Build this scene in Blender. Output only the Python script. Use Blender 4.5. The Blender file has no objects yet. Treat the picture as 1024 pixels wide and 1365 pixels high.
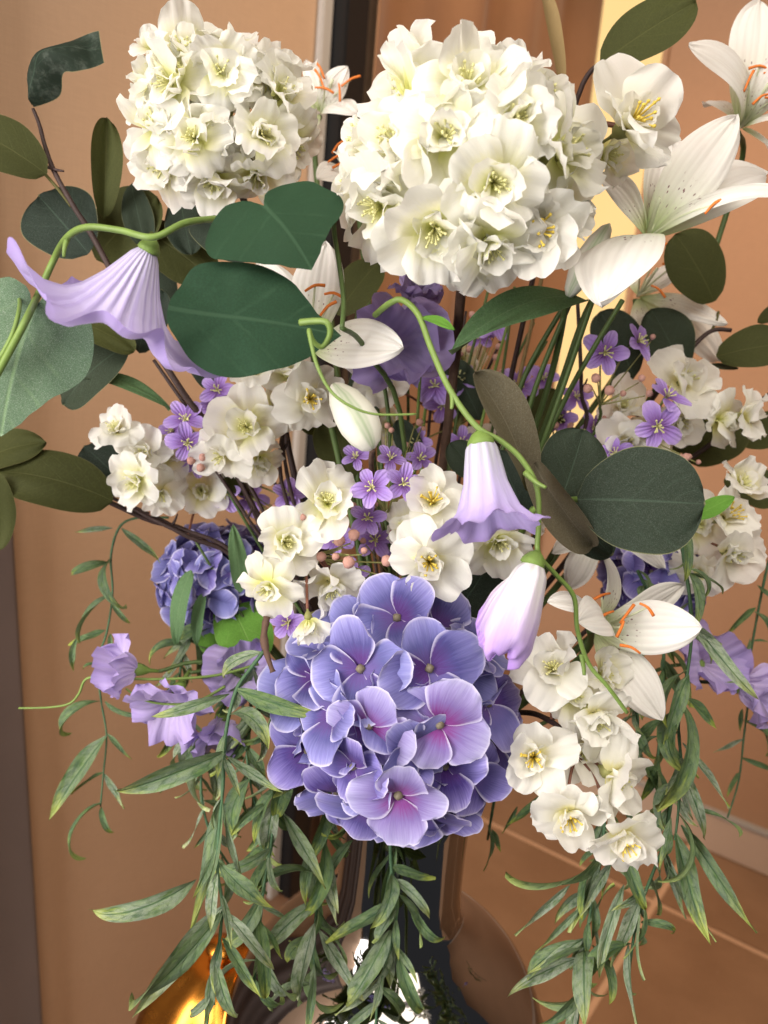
import bpy, math, random
from mathutils import Vector as V, Matrix as Mx
RNG = random.Random(7)
S = bpy.context.scene
C = S.collection
R_ = math.radians

# ------------------------------------------------------------------ camera
FPX, PITCH, ROLL, CAMZ = 1080.0, R_(14), R_(5), 1.10
_f = V((0, math.cos(PITCH), -math.sin(PITCH))); _u = V((0, math.sin(PITCH), math.cos(PITCH))); _r = V((1, 0, 0))
CX = _r * math.cos(ROLL) + _u * math.sin(ROLL)
CY = -_r * math.sin(ROLL) + _u * math.cos(ROLL)
CB = -_f
CAM = V((0, 0, CAMZ))
cd = bpy.data.cameras.new('camera'); cam = bpy.data.objects.new('camera', cd); C.objects.link(cam)
cam.matrix_world = Mx(((CX.x, CY.x, CB.x, 0), (CX.y, CY.y, CB.y, 0), (CX.z, CY.z, CB.z, CAMZ), (0, 0, 0, 1)))
cd.sensor_fit = 'HORIZONTAL'; cd.sensor_width = 36; cd.lens = 36 * FPX / 1024
cd.clip_start = 0.02; cd.clip_end = 50
cd.dof.use_dof = True; cd.dof.focus_distance = 0.455; cd.dof.aperture_fstop = 10.5
S.camera = cam

def P(px, py, d):                                   # a place seen at that bearing, d metres ahead
    return CAM + (_f + CX * ((px - 512) / FPX) + CY * ((682.5 - py) / FPX)) * d
def D(x, y, z):                                     # direction: right, up, towards the viewer
    return (CX * x + CY * y + CB * z).normalized()

# ------------------------------------------------------------------ light
w = bpy.data.worlds.new('World'); S.world = w; w.use_nodes = True
bg = w.node_tree.nodes['Background']; bg.inputs[0].default_value = (0.80, 0.83, 0.90, 1); bg.inputs[1].default_value = 0.07
def area(name, loc, aim, size, power, col):
    l = bpy.data.lights.new(name, 'AREA'); l.size = size; l.energy = power; l.color = col
    o = bpy.data.objects.new(name, l); C.objects.link(o); o.location = loc
    o.rotation_euler = (V(aim) - V(loc)).to_track_quat('-Z', 'Y').to_euler(); return o
def spot(name, loc, aim, power, col, ang, blend, rad):
    l = bpy.data.lights.new(name, 'SPOT'); l.energy = power; l.color = col; l.spot_size = R_(ang); l.spot_blend = blend; l.shadow_soft_size = rad
    o = bpy.data.objects.new(name, l); C.objects.link(o); o.location = loc
    o.rotation_euler = (V(aim) - V(loc)).to_track_quat('-Z', 'Y').to_euler(); return o
area('overhead_fill', (0.35, -0.75, 2.35), (0.0, 0.6, 0.8), 1.5, 36.0, (1.0, 0.90, 0.76))  # added soft fill from above, no fixture known; also shows in the chrome
wl = area('window_light', (-0.95, -0.42, 1.15), (0.0, 0.62, 1.0), 0.6, 40.0, (1.0, 0.955, 0.89))
wl.data.shape = 'RECTANGLE'; wl.data.size = 0.6; wl.data.size_y = 2.0
spot('ceiling_downlight', (0.78, 0.72, 2.4), (0.28, 1.30, 1.25), 46.0, (1.0, 0.70, 0.42), 64, 0.6, 0.025)
spot('wall_washer', (0.98, 0.86, 2.05), (0.62, 1.20, 1.15), 11.0, (1.0, 0.62, 0.30), 80, 0.7, 0.03)
vs = S.view_settings
vs.view_transform = 'Standard'; vs.look = 'None'; vs.exposure = 0.14; vs.gamma = 1.0; vs.use_curve_mapping = False
S.cycles.use_denoising = True
S.cycles.max_bounces = 7; S.cycles.diffuse_bounces = 4; S.cycles.glossy_bounces = 3; S.cycles.transmission_bounces = 4; S.cycles.sample_clamp_indirect = 5
S.cycles.use_adaptive_sampling = True; S.cycles.adaptive_threshold = 0.025; S.cycles.caustics_reflective = False; S.cycles.caustics_refractive = False

# ------------------------------------------------------------------ node helpers
def lin(*c):
    return tuple(((x / 255) / 12.92 if x / 255 <= .04045 else ((x / 255 + .055) / 1.055) ** 2.4) for x in c) + (1,)
class NT:
    def __init__(s, name):
        s.m = bpy.data.materials.new(name); s.m.use_nodes = True; s.t = s.m.node_tree; s.t.nodes.clear()
        s.out = s.t.nodes.new('ShaderNodeOutputMaterial')
    def n(s, typ, ins=None, **kw):
        nd = s.t.nodes.new('ShaderNode' + typ)
        for k, v in kw.items(): setattr(nd, k, v)
        for k, v in (ins or {}).items(): s.put(nd.inputs[k], v)
        return nd
    def put(s, sock, v):
        if hasattr(v, 'is_output'): s.t.links.new(v, sock)
        elif isinstance(v, tuple) and len(v) == 3 and sock.type == 'RGBA': sock.default_value = v + (1,)
        else: sock.default_value = v
    def m_(s, op, a, b=0.0, c=0.0, clamp=False):
        nd = s.n('Math', operation=op, use_clamp=clamp); s.put(nd.inputs[0], a); s.put(nd.inputs[1], b)
        if op in ('MULTIPLY_ADD', 'SMOOTH_MIN', 'COMPARE'): s.put(nd.inputs[2], c)
        return nd.outputs[0]
    def step(s, x, a, b):                           # smooth ramp a..b -> 0..1
        nd = s.n('MapRange', interpolation_type='SMOOTHSTEP'); s.put(nd.inputs[0], x); s.put(nd.inputs[1], a); s.put(nd.inputs[2], b)
        return nd.outputs[0]
    def mix(s, f, a, b, mode='MIX'):
        nd = s.n('MixRGB', blend_type=mode); s.put(nd.inputs[0], f); s.put(nd.inputs[1], a); s.put(nd.inputs[2], b); return nd.outputs[0]
    def ramp(s, f, stops):
        nd = s.n('ValToRGB'); e = nd.color_ramp.elements
        while len(e) < len(stops): e.new(0.5)
        for i, (p, c) in enumerate(stops): e[i].position = p; e[i].color = tuple(c)[:3] + (1,)
        s.put(nd.inputs[0], f); return nd.outputs[0]
    def noise(s, vec, scale, detail=3.0, rough=.55, col=False):
        nd = s.n('TexNoise', {'Scale': scale, 'Detail': detail, 'Roughness': rough}); s.put(nd.inputs['Vector'], vec)
        return nd.outputs[1 if col else 0]
    def uv(s):
        t = s.n('UVMap').outputs[0]; sp = s.n('SeparateXYZ', {0: t})
        v = s.m_('MULTIPLY_ADD', sp.outputs[0], 2.0, -1.0)
        return t, sp.outputs[1], v, s.m_('ABSOLUTE', v)      # vector, u along, v across, |v|
    def obj(s): return s.n('TexCoord').outputs['Object']
    def rand(s): return s.n('ObjectInfo').outputs['Random']
    def vec(s, x, y, z=0.0):
        nd = s.n('CombineXYZ'); s.put(nd.inputs[0], x); s.put(nd.inputs[1], y); s.put(nd.inputs[2], z); return nd.outputs[0]
    def bump(s, h, strength=.3, dist=.001):
        nd = s.n('Bump', {'Strength': strength, 'Distance': dist}); s.put(nd.inputs['Height'], h); return nd.outputs[0]
    def finish(s, col, rough=.55, bump=None, trans=0.0, tcol=None, spec=.3, metal=0.0, sheen=0.0, coat=0.0):
        p = s.n('BsdfPrincipled', {'Base Color': col, 'Roughness': rough, 'Metallic': metal, 'Specular IOR Level': spec, 'Sheen Weight': sheen, 'Coat Weight': coat})
        if bump is not None: s.put(p.inputs['Normal'], bump)
        sh = p.outputs[0]
        if trans > 0:
            t = s.n('BsdfTranslucent', {'Color': tcol if tcol is not None else col})
            if bump is not None: s.put(t.inputs['Normal'], bump)
            mx = s.n('MixShader', {0: trans}); s.t.links.new(sh, mx.inputs[1]); s.t.links.new(t.outputs[0], mx.inputs[2]); sh = mx.outputs[0]
        s.t.links.new(sh, s.out.inputs[0]); return s.m

# ------------------------------------------------------------------ materials
def mat_blossom(name, base, mid, amt=.42):
    s = NT(name); uvv, u, v, av = s.uv()
    r = s.rand()
    n1 = s.noise(s.vec(s.m_('MULTIPLY', v, 9.0), s.m_('MULTIPLY', u, 1.6), s.m_('MULTIPLY', r, 40.0)), 1.6)
    uu = s.m_('ADD', u, s.m_('MULTIPLY_ADD', n1, .24, -.12))
    col = s.ramp(uu, [(0, base), (.16, base), (amt, mid), (min(.97, amt + .3), (.92, .915, .88)), (1, (.94, .935, .92))])
    h = s.m_('ADD', s.m_('MULTIPLY', n1, 1.0), s.m_('MULTIPLY', s.noise(s.obj(), 260.0), .25))
    return s.finish(col, .55, s.bump(h, .22, .0008), .55, s.mix(.3, col, (.98, .96, .86)), .12, sheen=.05)
M_BLOS = [mat_blossom('blossom_cream', (.78, .80, .30), (.88, .87, .62)), mat_blossom('blossom_white', (.84, .80, .42), (.89, .88, .78), .34)]

def mat_hyd(name, deep, mid, tip, mag, dk=1.0):
    s = NT(name); uvv, u, v, av = s.uv(); r = s.rand()
    wv = s.m_('MULTIPLY', v, s.m_('MULTIPLY_ADD', u, 1.0, .35))
    vein = s.noise(s.vec(s.m_('MULTIPLY', v, 11.0), s.m_('MULTIPLY', u, 1.2), s.m_('MULTIPLY', r, 31.0)), 1.5, 4)
    uu = s.m_('ADD', u, s.m_('MULTIPLY_ADD', vein, .42, -.21))
    col = s.ramp(uu, [(0, mag), (.18, mag), (.46, deep), (.80, mid), (1, tip)])
    col = s.mix(s.m_('MULTIPLY', r, .35), col, (.22, .25, .56))
    fine = s.step(s.noise(s.vec(s.m_('MULTIPLY', v, 26.0), s.m_('MULTIPLY', u, 2.0), s.m_('MULTIPLY', r, 17.0)), 1.6, 2), .52, .68)
    col = s.mix(s.m_('MULTIPLY', fine, .22), col, (.20, .14, .48))
    rim = s.m_('MAXIMUM', s.step(av, .88, 1.0), s.step(u, .93, 1.0))
    col = s.mix(s.m_('MULTIPLY', rim, .7), col, (.70, .67, .88))
    h = s.m_('ADD', vein, s.m_('MULTIPLY', s.noise(s.obj(), 300.0), .2))
    return s.finish(col, .6, s.bump(h, .15, .0008), .25, None, .15, sheen=.15)
M_HYD = [mat_hyd('hydrangea_blue', (.072, .066, .24), (.23, .22, .53), (.38, .37, .67), (.09, .03, .19)),
         mat_hyd('hydrangea_violet', (.065, .04, .22), (.22, .18, .50), (.40, .35, .68), (.09, .03, .20)),
         mat_hyd('hydrangea_pink', (.22, .15, .41), (.38, .33, .63), (.52, .49, .76), (.20, .03, .21))]

def mat_lily(name, speck=True, tint=(.88, .865, .845)):
    s = NT(name); uvv, u, v, av = s.uv(); r = s.rand()
    lines = s.m_('SINE', s.m_('MULTIPLY', s.m_('ADD', v, s.m_('MULTIPLY', s.noise(uvv, 3.0), .08)), 24.0))
    col = s.ramp(u, [(0, (.42, .55, .24)), (.14, (.62, .70, .42)), (.34, (.84, .85, .77)), (.6, tint), (1, tint)])
    col = s.mix(s.m_('MULTIPLY', s.step(lines, .0, 1.0), .16), col, (.66, .60, .57))
    if speck:
        vo = s.n('TexVoronoi', {'Scale': 1.0, 'Randomness': 1.0}); s.put(vo.inputs['Vector'], s.vec(s.m_('MULTIPLY', v, 8.0), s.m_('MULTIPLY', u, 19.0), s.m_('MULTIPLY', r, 20.0)))
        dot = s.m_('SUBTRACT', 1.0, s.step(vo.outputs['Distance'], .16, .30))
        zone = s.m_('MULTIPLY', s.step(u, .16, .26), s.m_('SUBTRACT', 1.0, s.step(u, .36, .50)))
        zone = s.m_('MULTIPLY', zone, s.m_('SUBTRACT', 1.0, s.step(av, .45, .8)))
        keep = s.step(s.noise(s.vec(s.m_('MULTIPLY', v, 3.0), s.m_('MULTIPLY', u, 6.0), r), 2.0), .42, .5)
        back = s.m_('SUBTRACT', 1.0, s.n('NewGeometry').outputs['Backfacing'])
        col = s.mix(s.m_('MULTIPLY', s.m_('MULTIPLY', s.m_('MULTIPLY', dot, zone), keep), back), col, (.16, .03, .05))
    h = s.m_('ADD', s.m_('MULTIPLY', lines, -.8), s.noise(s.obj(), 260.0))
    return s.finish(col, .55, s.bump(h, .38, .0008), .30, None, .25, sheen=.06)
M_LILY = mat_lily('lily_petal'); M_LILYBUD = None
def mat_lilybud():
    s = NT('lily_bud_skin'); uvv, u, v, av = s.uv()
    st = s.step(s.m_('SINE', s.m_('ADD', s.m_('MULTIPLY', v, 9.42), s.m_('MULTIPLY', s.noise(uvv, 2.5), 1.8))), .0, 1.0)
    fl = s.m_('SINE', s.m_('MULTIPLY', v, 60.0))
    st = s.m_('MULTIPLY', st, s.m_('MULTIPLY_ADD', fl, .25, .75))
    col = s.mix(s.m_('MULTIPLY', st, .6), (.80, .80, .72), (.28, .45, .20))
    return s.finish(col, .5, s.bump(s.noise(s.obj(), 200.0), .3, .0006), .15)
M_LILYBUD = mat_lilybud()

def mat_lilac(name, base, mid, rim, k=46.0, streak=.35):
    s = NT(name); uvv, u, v, av = s.uv()
    nz = s.noise(s.vec(s.m_('MULTIPLY', v, 7.0), s.m_('MULTIPLY', u, 1.3), s.m_('MULTIPLY', s.rand(), 9.0)), 1.7)
    ln = s.m_('SINE', s.m_('MULTIPLY', s.m_('ADD', v, s.m_('MULTIPLY', nz, .05)), k))
    col = s.ramp(s.m_('ADD', u, s.m_('MULTIPLY_ADD', nz, .3, -.15)), [(0, base), (.25, base), (.6, mid), (1, rim)])
    col = s.mix(s.m_('MULTIPLY', s.step(ln, -.2, 1), streak), col, (.34, .26, .58))
    h = s.m_('ADD', s.m_('MULTIPLY', ln, .6), nz)
    return s.finish(col, .55, s.bump(h, .45, .001), .28, None, .22, sheen=.1)
M_TRUMP = mat_lilac('trumpet_lilac', (.62, .58, .80), (.60, .54, .82), (.44, .34, .74), 75.4, .45)
M_BELL = mat_lilac('bell_lilac', (.62, .62, .74), (.62, .56, .86), (.50, .38, .82), 40.0, .28)
M_BELLBUD = mat_lilac('bellbud_lilac', (.86, .84, .86), (.74, .62, .86), (.46, .27, .76), 30.0, .22)
M_PEA = mat_lilac('sweetpea_lilac', (.62, .52, .78), (.52, .43, .74), (.44, .34, .70), 22.0, .2)
M_STAR = mat_lilac('star_violet', (.26, .12, .44), (.38, .24, .68), (.52, .38, .78), 12.0, .18)

def mat_leaf(name, top, under, vein, rimc, dust=0.0, vs_=6.0, rimw=.975, rough=.68):
    s = NT(name); uvv, u, v, av = s.uv(); r = s.rand()
    ob = s.obj()
    n = s.noise(ob, 55.0, 4)
    back = s.n('NewGeometry').outputs['Backfacing']
    t = s.mix(s.m_('MULTIPLY', s.step(n, .35, .75), .55), top, tuple(min(1, x * 1.55) for x in top[:3]))
    bk = s.mix(s.m_('MULTIPLY', s.step(n, .3, .7), .5), under, tuple(x * .72 for x in under[:3]))
    col = s.mix(back, t, bk)
    ph = s.m_('FRACT', s.m_('MULTIPLY', s.m_('SUBTRACT', u, s.m_('MULTIPLY', av, .42)), vs_))
    ph = s.m_('ADD', ph, s.m_('MULTIPLY_ADD', s.noise(uvv, 6.0), .3, -.15))
    side = s.m_('SUBTRACT', 1.0, s.step(s.m_('ABSOLUTE', s.m_('SUBTRACT', ph, .5)), .02, .09))
    midr = s.m_('SUBTRACT', 1.0, s.step(s.m_('ADD', av, s.m_('MULTIPLY', u, .02)), .018, .05))
    vn = s.m_('MAXIMUM', s.m_('MULTIPLY', s.m_('MULTIPLY', side, s.step(s.noise(uvv, 4.0), .35, .65)), .3), s.m_('MULTIPLY', midr, .7))
    col = s.mix(s.m_('MULTIPLY', vn, .7), col, vein)
    if dust > 0:
        ds = s.step(s.noise(ob, 130.0, 5, .7), .45, .72)
        col = s.mix(s.m_('MULTIPLY', ds, dust), col, (.45, .50, .44))
    rim = s.m_('MAXIMUM', s.step(av, rimw, .995), s.step(u, .985, .997))
    col = s.mix(s.m_('MULTIPLY', rim, .6), col, rimc)
    col = s.mix(s.m_('MULTIPLY', r, .22), col, s.mix(.5, col, (.10, .12, .03)))
    h = s.m_('ADD', s.m_('MULTIPLY', vn, -1.0), s.m_('MULTIPLY', s.noise(ob, 180.0, 3), .6))
    return s.finish(col, rough, s.bump(h, .35, .0010), .10, s.mix(.4, col, (.20, .22, .04)), .14)
M_EUC = mat_leaf('eucalyptus_leaf', (.013, .022, .017), (.060, .062, .020), (.045, .075, .055), (.26, .26, .14), .10)
M_OLIVE = mat_leaf('olive_leaf', (.038, .042, .013), (.05, .052, .016), (.085, .088, .032), (.14, .12, .05))
M_GLORY = mat_leaf('vine_leaf', (.012, .042, .024), (.09, .15, .08), (.045, .10, .06), (.12, .20, .12), 0.0, 4.0)
M_GLORYD = mat_leaf('vine_leaf_dusty', (.07, .125, .07), (.10, .18, .10), (.20, .32, .15), (.30, .40, .28), .5, 4.0)
M_LANCE = mat_leaf('lance_leaf', (.07, .14, .06), (.10, .15, .07), (.16, .24, .12), (.2, .27, .14), .15, 3.0)
M_DRY = mat_leaf('dry_leaf', (.085, .068, .048), (.15, .12, .085), (.18, .15, .11), (.2, .17, .12), .15, 5.0)
M_FRESH = mat_leaf('fresh_leaf', (.10, .24, .035), (.14, .28, .06), (.22, .38, .10), (.2, .3, .1), 0.0, 5.0)

def mat_willow(name, dust, tipy):
    s = NT(name); uvv, u, v, av = s.uv(); r = s.rand(); ob = s.obj()
    n = s.noise(s.vec(s.m_('MULTIPLY', v, 2.0), s.m_('MULTIPLY', u, 5.0), s.m_('MULTIPLY', r, 50.0)), 1.4, 4)
    col = s.mix(s.step(n, .3, .7), (.030, .080, .032), (.10, .175, .045))
    ty = s.step(s.m_('ADD', u, s.m_('MULTIPLY_ADD', n, .5, -.25)), .62, .95)
    col = s.mix(s.m_('MULTIPLY', ty, tipy), col, (.34, .40, .045))
    ph = s.m_('FRACT', s.m_('ADD', s.m_('MULTIPLY', s.m_('SUBTRACT', u, s.m_('MULTIPLY', av, .13)), 8.0), s.m_('MULTIPLY', s.noise(s.vec(v, s.m_('MULTIPLY', u, 3.0), s.m_('MULTIPLY', r, 11.0)), 2.5, 3), 1.5)))
    side = s.m_('SUBTRACT', 1.0, s.step(s.m_('ABSOLUTE', s.m_('SUBTRACT', ph, .5)), .04, .20))
    midr = s.m_('SUBTRACT', 1.0, s.step(av, .03, .12))
    vn = s.m_('MAXIMUM', s.m_('MULTIPLY', side, .42), midr)
    fr = s.m_('MULTIPLY', s.step(s.noise(ob, 420.0, 4, .75), .36, .60), s.step(s.noise(s.vec(v, s.m_('MULTIPLY', u, 3.0), s.m_('MULTIPLY', r, 21.0)), 2.0, 3), .25, .55))
    fr = s.m_('MULTIPLY', fr, s.m_('SUBTRACT', 1.0, s.m_('MULTIPLY', vn, .75)))
    back = s.n('NewGeometry').outputs['Backfacing']
    amount = s.m_('MULTIPLY', s.m_('MULTIPLY_ADD', r, .7, .3), dust)
    col = s.mix(s.m_('MULTIPLY', fr, amount), col, (.55, .58, .52))
    col = s.mix(s.m_('MULTIPLY', back, .5), col, (.22, .30, .14))
    col = s.mix(s.m_('MULTIPLY', midr, .5), col, (.03, .09, .04))
    h = s.m_('ADD', s.m_('MULTIPLY', vn, -1.2), s.m_('MULTIPLY', s.noise(ob, 300.0, 3), .5))
    return s.finish(col, .5, s.bump(h, .55, .0010), .14, s.mix(.5, col, (.25, .36, .05)), .35)
M_WIL = mat_willow('willow_frosted', .78, .85); M_WILG = mat_willow('willow_green', .25, .95)

def mat_plain(name, col, rough=.5, var=.4, scale=120.0, bump=.3, trans=0.0, **k):
    s = NT(name); n = s.noise(s.obj(), scale, 4)
    c = s.mix(s.m_('MULTIPLY', n, var * 2), col, tuple(x * .5 for x in col[:3]))
    return s.finish(c, rough, s.bump(n, bump, .0008), trans, None, **k)
M_TWIG = mat_plain('twig_dark', (.050, .028, .026), .6, .5, 200.0, .6)
M_TWIGR = mat_plain('twig_red', (.19, .075, .050), .5, .4)
M_GSTEM = mat_plain('green_stem', (.19, .29, .07), .42, .4)
M_DSTEM = mat_plain('deep_green_stem', (.075, .12, .035), .5, .4)
M_WSTEM = mat_plain('willow_stem', (.07, .15, .075), .6, .5, 300.0, .6)
M_CALYX = mat_plain('calyx_green', (.20, .31, .07), .5, .4, 90.0)
M_CALD = mat_plain('calyx_olive', (.28, .28, .10), .5, .4)
M_YEL = mat_plain('stamen_yellow', (.88, .68, .12), .5, .2, trans=.2)
M_PALEY = mat_plain('stamen_pale', (.86, .84, .42), .5, .2, trans=.2)
M_ORANGE = mat_plain('anther_orange', (.80, .22, .04), .6, .3, 400.0)
M_FIL = mat_plain('filament', (.74, .78, .56), .5, .15, trans=.2)
M_PINK = mat_plain('bud_pink', (.72, .40, .34), .6, .35, 260.0, .6, trans=.15)
M_HCEN = mat_plain('hydrangea_bead', (.20, .17, .12), .5, .3)
M_CORK = mat_plain('bark', (.13, .075, .055), .8, .6, 160.0, 1.0)
M_DRYG = mat_plain('dry_grass', (.36, .25, .11), .6, .5, 300.0, .6, trans=.1)

# ------------------------------------------------------------------ mesh makers
def build(name, verts, faces, mat, uvs=None, smooth=True):
    me = bpy.data.meshes.new(name); me.from_pydata([tuple(v) for v in verts], [], faces)
    if uvs is not None:
        l = me.uv_layers.new(name='UVMap'); idx = [0] * len(me.loops); me.loops.foreach_get('vertex_index', idx)
        buf = []
        for i in idx: buf += uvs[i]
        l.data.foreach_set('uv', buf)
    me.polygons.foreach_set('use_smooth', [smooth] * len(me.polygons)); me.materials.append(mat); me.update(); return me

def petal(name, mat, w=.8, a=.55, b=3.0, k=.35, rnd=.5, e0=20, e1=-30, e2=0, cup=.15, ruf=.05, rf=2.2, seed=0, notch=0.0, nu=10, nv=8, pointed=False, c=.6, norm=False, side=0.0, fold=0.0, wob=.05, twist=0.0):
    g = random.Random(seed * 77 + 5)
    N = 60; ys = [0]; zs = [0]; th = []
    for i in range(N + 1):
        t = i / N; th.append(R_(e0 + e1 * t + e2 * t * t))
        if i: ys.append(ys[-1] + math.cos(th[i]) / N); zs.append(zs[-1] + math.sin(th[i]) / N)
    def at(u):
        x = min(max(u, 0), 1) * N; i = min(int(x), N - 1); f = x - i
        return ys[i] + (ys[i + 1] - ys[i]) * f, zs[i] + (zs[i + 1] - zs[i]) * f, th[i] + (th[i + 1] - th[i]) * f
    def shp(u):
        return (u ** a) * (max(0, 1 - u ** b) ** c) if pointed else (u ** a) * (1 - k * u ** b)
    mxs = max(shp(i / 100) for i in range(101))
    ph = [g.uniform(0, 6.28) for _ in range(6)]
    vs, uvs, fs = [], [], []
    for i in range(nu + 1):
        u = i / nu
        if pointed: u = 1 - (1 - u) ** 1.25 if u > 0 else 0
        for j in range(nv + 1):
            v = -1 + 2 * j / nv
            ul = u if pointed else u * (1 - rnd * (1 - math.sqrt(max(0, 1 - .97 * v * v))))
            ul *= 1 - notch * math.exp(-(v / .28) ** 2) * u ** 5
            wl = 1 + wob * math.sin(5 * u + ph[0] + (2.1 if v > 0 else 0)) + wob * .6 * math.sin(11 * u + ph[1] + (1.3 if v > 0 else 0))
            sw = max(shp(u), .025 if i == 0 else 0) / mxs * w / 2 * wl
            y, z, t = at(ul)
            h = cup * v * v * sw * 2 + fold * abs(v) * sw
            h += ruf * (u ** 1.4) * (.25 + .75 * abs(v) if not pointed else abs(v)) * math.sin(rf * math.pi * v + ph[2] + 2.2 * u)
            h += ruf * .7 * (u ** 2) * math.sin(rf * 1.7 * math.pi * v + ph[3])
            h += ruf * .8 * abs(v) ** 2 * math.sin(7 * u + ph[4] + (1.9 if v > 0 else 0))
            x = v * sw + side * u * u
            if twist: 
                ca, sa = math.cos(twist * u), math.sin(twist * u); x, h = x * ca - h * sa, x * sa + h * ca
            vs.append(V((x, y - math.sin(t) * h, z + math.cos(t) * h))); uvs.append((.5 + v / 2, u))
    if norm:
        tip = vs[nu * (nv + 1) + nv // 2]; L = math.hypot(tip.y, tip.z); ang = math.atan2(tip.z, tip.y)
        rm = Mx.Rotation(-ang, 3, 'X'); vs = [rm @ q / L for q in vs]
    for i in range(nu):
        for j in range(nv):
            o = i * (nv + 1) + j; fs.append((o, o + 1, o + nv + 2, o + nv + 1))
    return build(name, vs, fs, mat, uvs)

def smooth_path(pts, n=6):
    out = []
    for i in range(len(pts) - 1):
        p0 = pts[max(i - 1, 0)]; p1 = pts[i]; p2 = pts[i + 1]; p3 = pts[min(i + 2, len(pts) - 1)]
        for j in range(n):
            t = j / n
            out.append(.5 * ((2 * p1) + (p2 - p0) * t + (2 * p0 - 5 * p1 + 4 * p2 - p3) * t * t + (3 * p1 - p0 - 3 * p2 + p3) * t ** 3))
    out.append(pts[-1]); return out
def tube_data(path, r0, r1, sides=6, knob=0.0, seed=0):
    g = random.Random(seed); vs, fs = [], []; n = len(path); prev = None
    for i, p in enumerate(path):
        d = (path[min(i + 1, n - 1)] - path[max(i - 1, 0)])
        d = d.normalized() if d.length > 1e-9 else V((0, 0, 1))
        if prev is None: prev = d.orthogonal().normalized()
        prev = (prev - d * prev.dot(d)); prev = prev.normalized() if prev.length > 1e-6 else d.orthogonal().normalized()
        q = d.cross(prev); r = r0 + (r1 - r0) * i / max(1, n - 1); r *= 1 + knob * g.uniform(-1, 1)
        for s_ in range(sides):
            a = 6.2832 * s_ / sides; vs.append(p + (prev * math.cos(a) + q * math.sin(a)) * r)
    for i in range(n - 1):
        for s_ in range(sides):
            a = i * sides + s_; b = i * sides + (s_ + 1) % sides; fs.append((a, b, b + sides, a + sides))
    fs.append(tuple(range(sides))[::-1]); fs.append(tuple(range((n - 1) * sides, n * sides))); return vs, fs
def tube(name, path, r0, r1, mat, sides=6, knob=0.0, seed=0):
    vs, fs = tube_data(path, r0, r1, sides, knob, seed); return build(name, vs, fs, mat)
def lathe(name, prof, mat, n=12, cap=True, ridge=0.0, rk=5):       # prof: (r, z)
    vs, fs, uvs = [], [], []
    for i, (r, z) in enumerate(prof):
        for j in range(n):
            a = 6.2832 * j / n; rr = r * (1 + ridge * math.cos(rk * a)); vs.append((rr * math.cos(a), rr * math.sin(a), z)); uvs.append((j / n, i / (len(prof) - 1)))
    for i in range(len(prof) - 1):
        for j in range(n): a = i * n + j; b = i * n + (j + 1) % n; fs.append((a, b, b + n, a + n))
    if cap: fs.append(tuple(range(n))[::-1]); fs.append(tuple(range((len(prof) - 1) * n, len(prof) * n)))
    return build(name, vs, fs, mat, uvs)
def join(name, parts, mat):
    vs, fs = [], []
    for a, b in parts:
        o = len(vs); vs += list(a); fs += [tuple(x + o for x in f) for f in b]
    return build(name, vs, fs, mat)
def trumpet(name, mat, prof, pleat=.04, pk=22, ruf=.12, lobes=5, seed=0, nu=22, nv=72, wave=.1):
    # along +Y, mouth at y=1 ; prof: t -> (radius, y)
    g = random.Random(seed); ph = [g.uniform(0, 6.28) for _ in range(6)]; vs, uvs, fs = [], [], []
    for i in range(nu + 1):
        t = i / nu; r, y = prof(t)
        for j in range(nv + 1):
            a = 6.28318 * j / nv; a_ = a if j < nv else 0.0
            rim = t ** 4
            rr = r * (1 + pleat * (.6 + .4 * math.sin(3 * a_ + ph[5])) * math.cos(pk * (a_ + .10 * math.sin(2 * a_ + ph[4]) + .05 * math.sin(5 * a_ + ph[5]))) * min(1, 3 * t) * (1 - .5 * rim) + ruf * rim * math.sin(lobes * a_ + ph[0]) + ruf * .5 * rim * math.sin((lobes * 2 + 1) * a_ + ph[1]))
            yy = y + wave * rim * math.sin(lobes * a_ + ph[2]) + wave * .5 * rim * math.sin((lobes * 2 + 3) * a_ + ph[3])
            vs.append((rr * math.cos(a_), yy, rr * math.sin(a_))); uvs.append((j / nv, t))
    for i in range(nu):
        for j in range(nv): o = i * (nv + 1) + j; fs.append((o, o + nv + 1, o + nv + 2, o + 1))
    return build(name, vs, fs, mat, uvs)
def interp(tab):
    def f(t):
        for (t0, r0, y0), (t1, r1, y1) in zip(tab, tab[1:]):
            if t <= t1:
                k = (t - t0) / (t1 - t0); return r0 + (r1 - r0) * k, y0 + (y1 - y0) * k
        return tab[-1][1:]
    return f
def boxm(name, mat, x0, x1, y0, y1, z0, z1, bev=0.0):
    vs = [(x, y, z) for x in (x0, x1) for y in (y0, y1) for z in (z0, z1)]
    fs = [(0, 1, 3, 2), (4, 6, 7, 5), (0, 4, 5, 1), (2, 3, 7, 6), (0, 2, 6, 4), (1, 5, 7, 3)]
    me = build(name, vs, fs, mat, None, False)
    if bev:
        import bmesh
        bm = bmesh.new(); bm.from_mesh(me); bmesh.ops.bevel(bm, geom=bm.edges[:], offset=bev, segments=2, affect='EDGES'); bm.to_mesh(me); bm.free()
    return me

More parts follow.
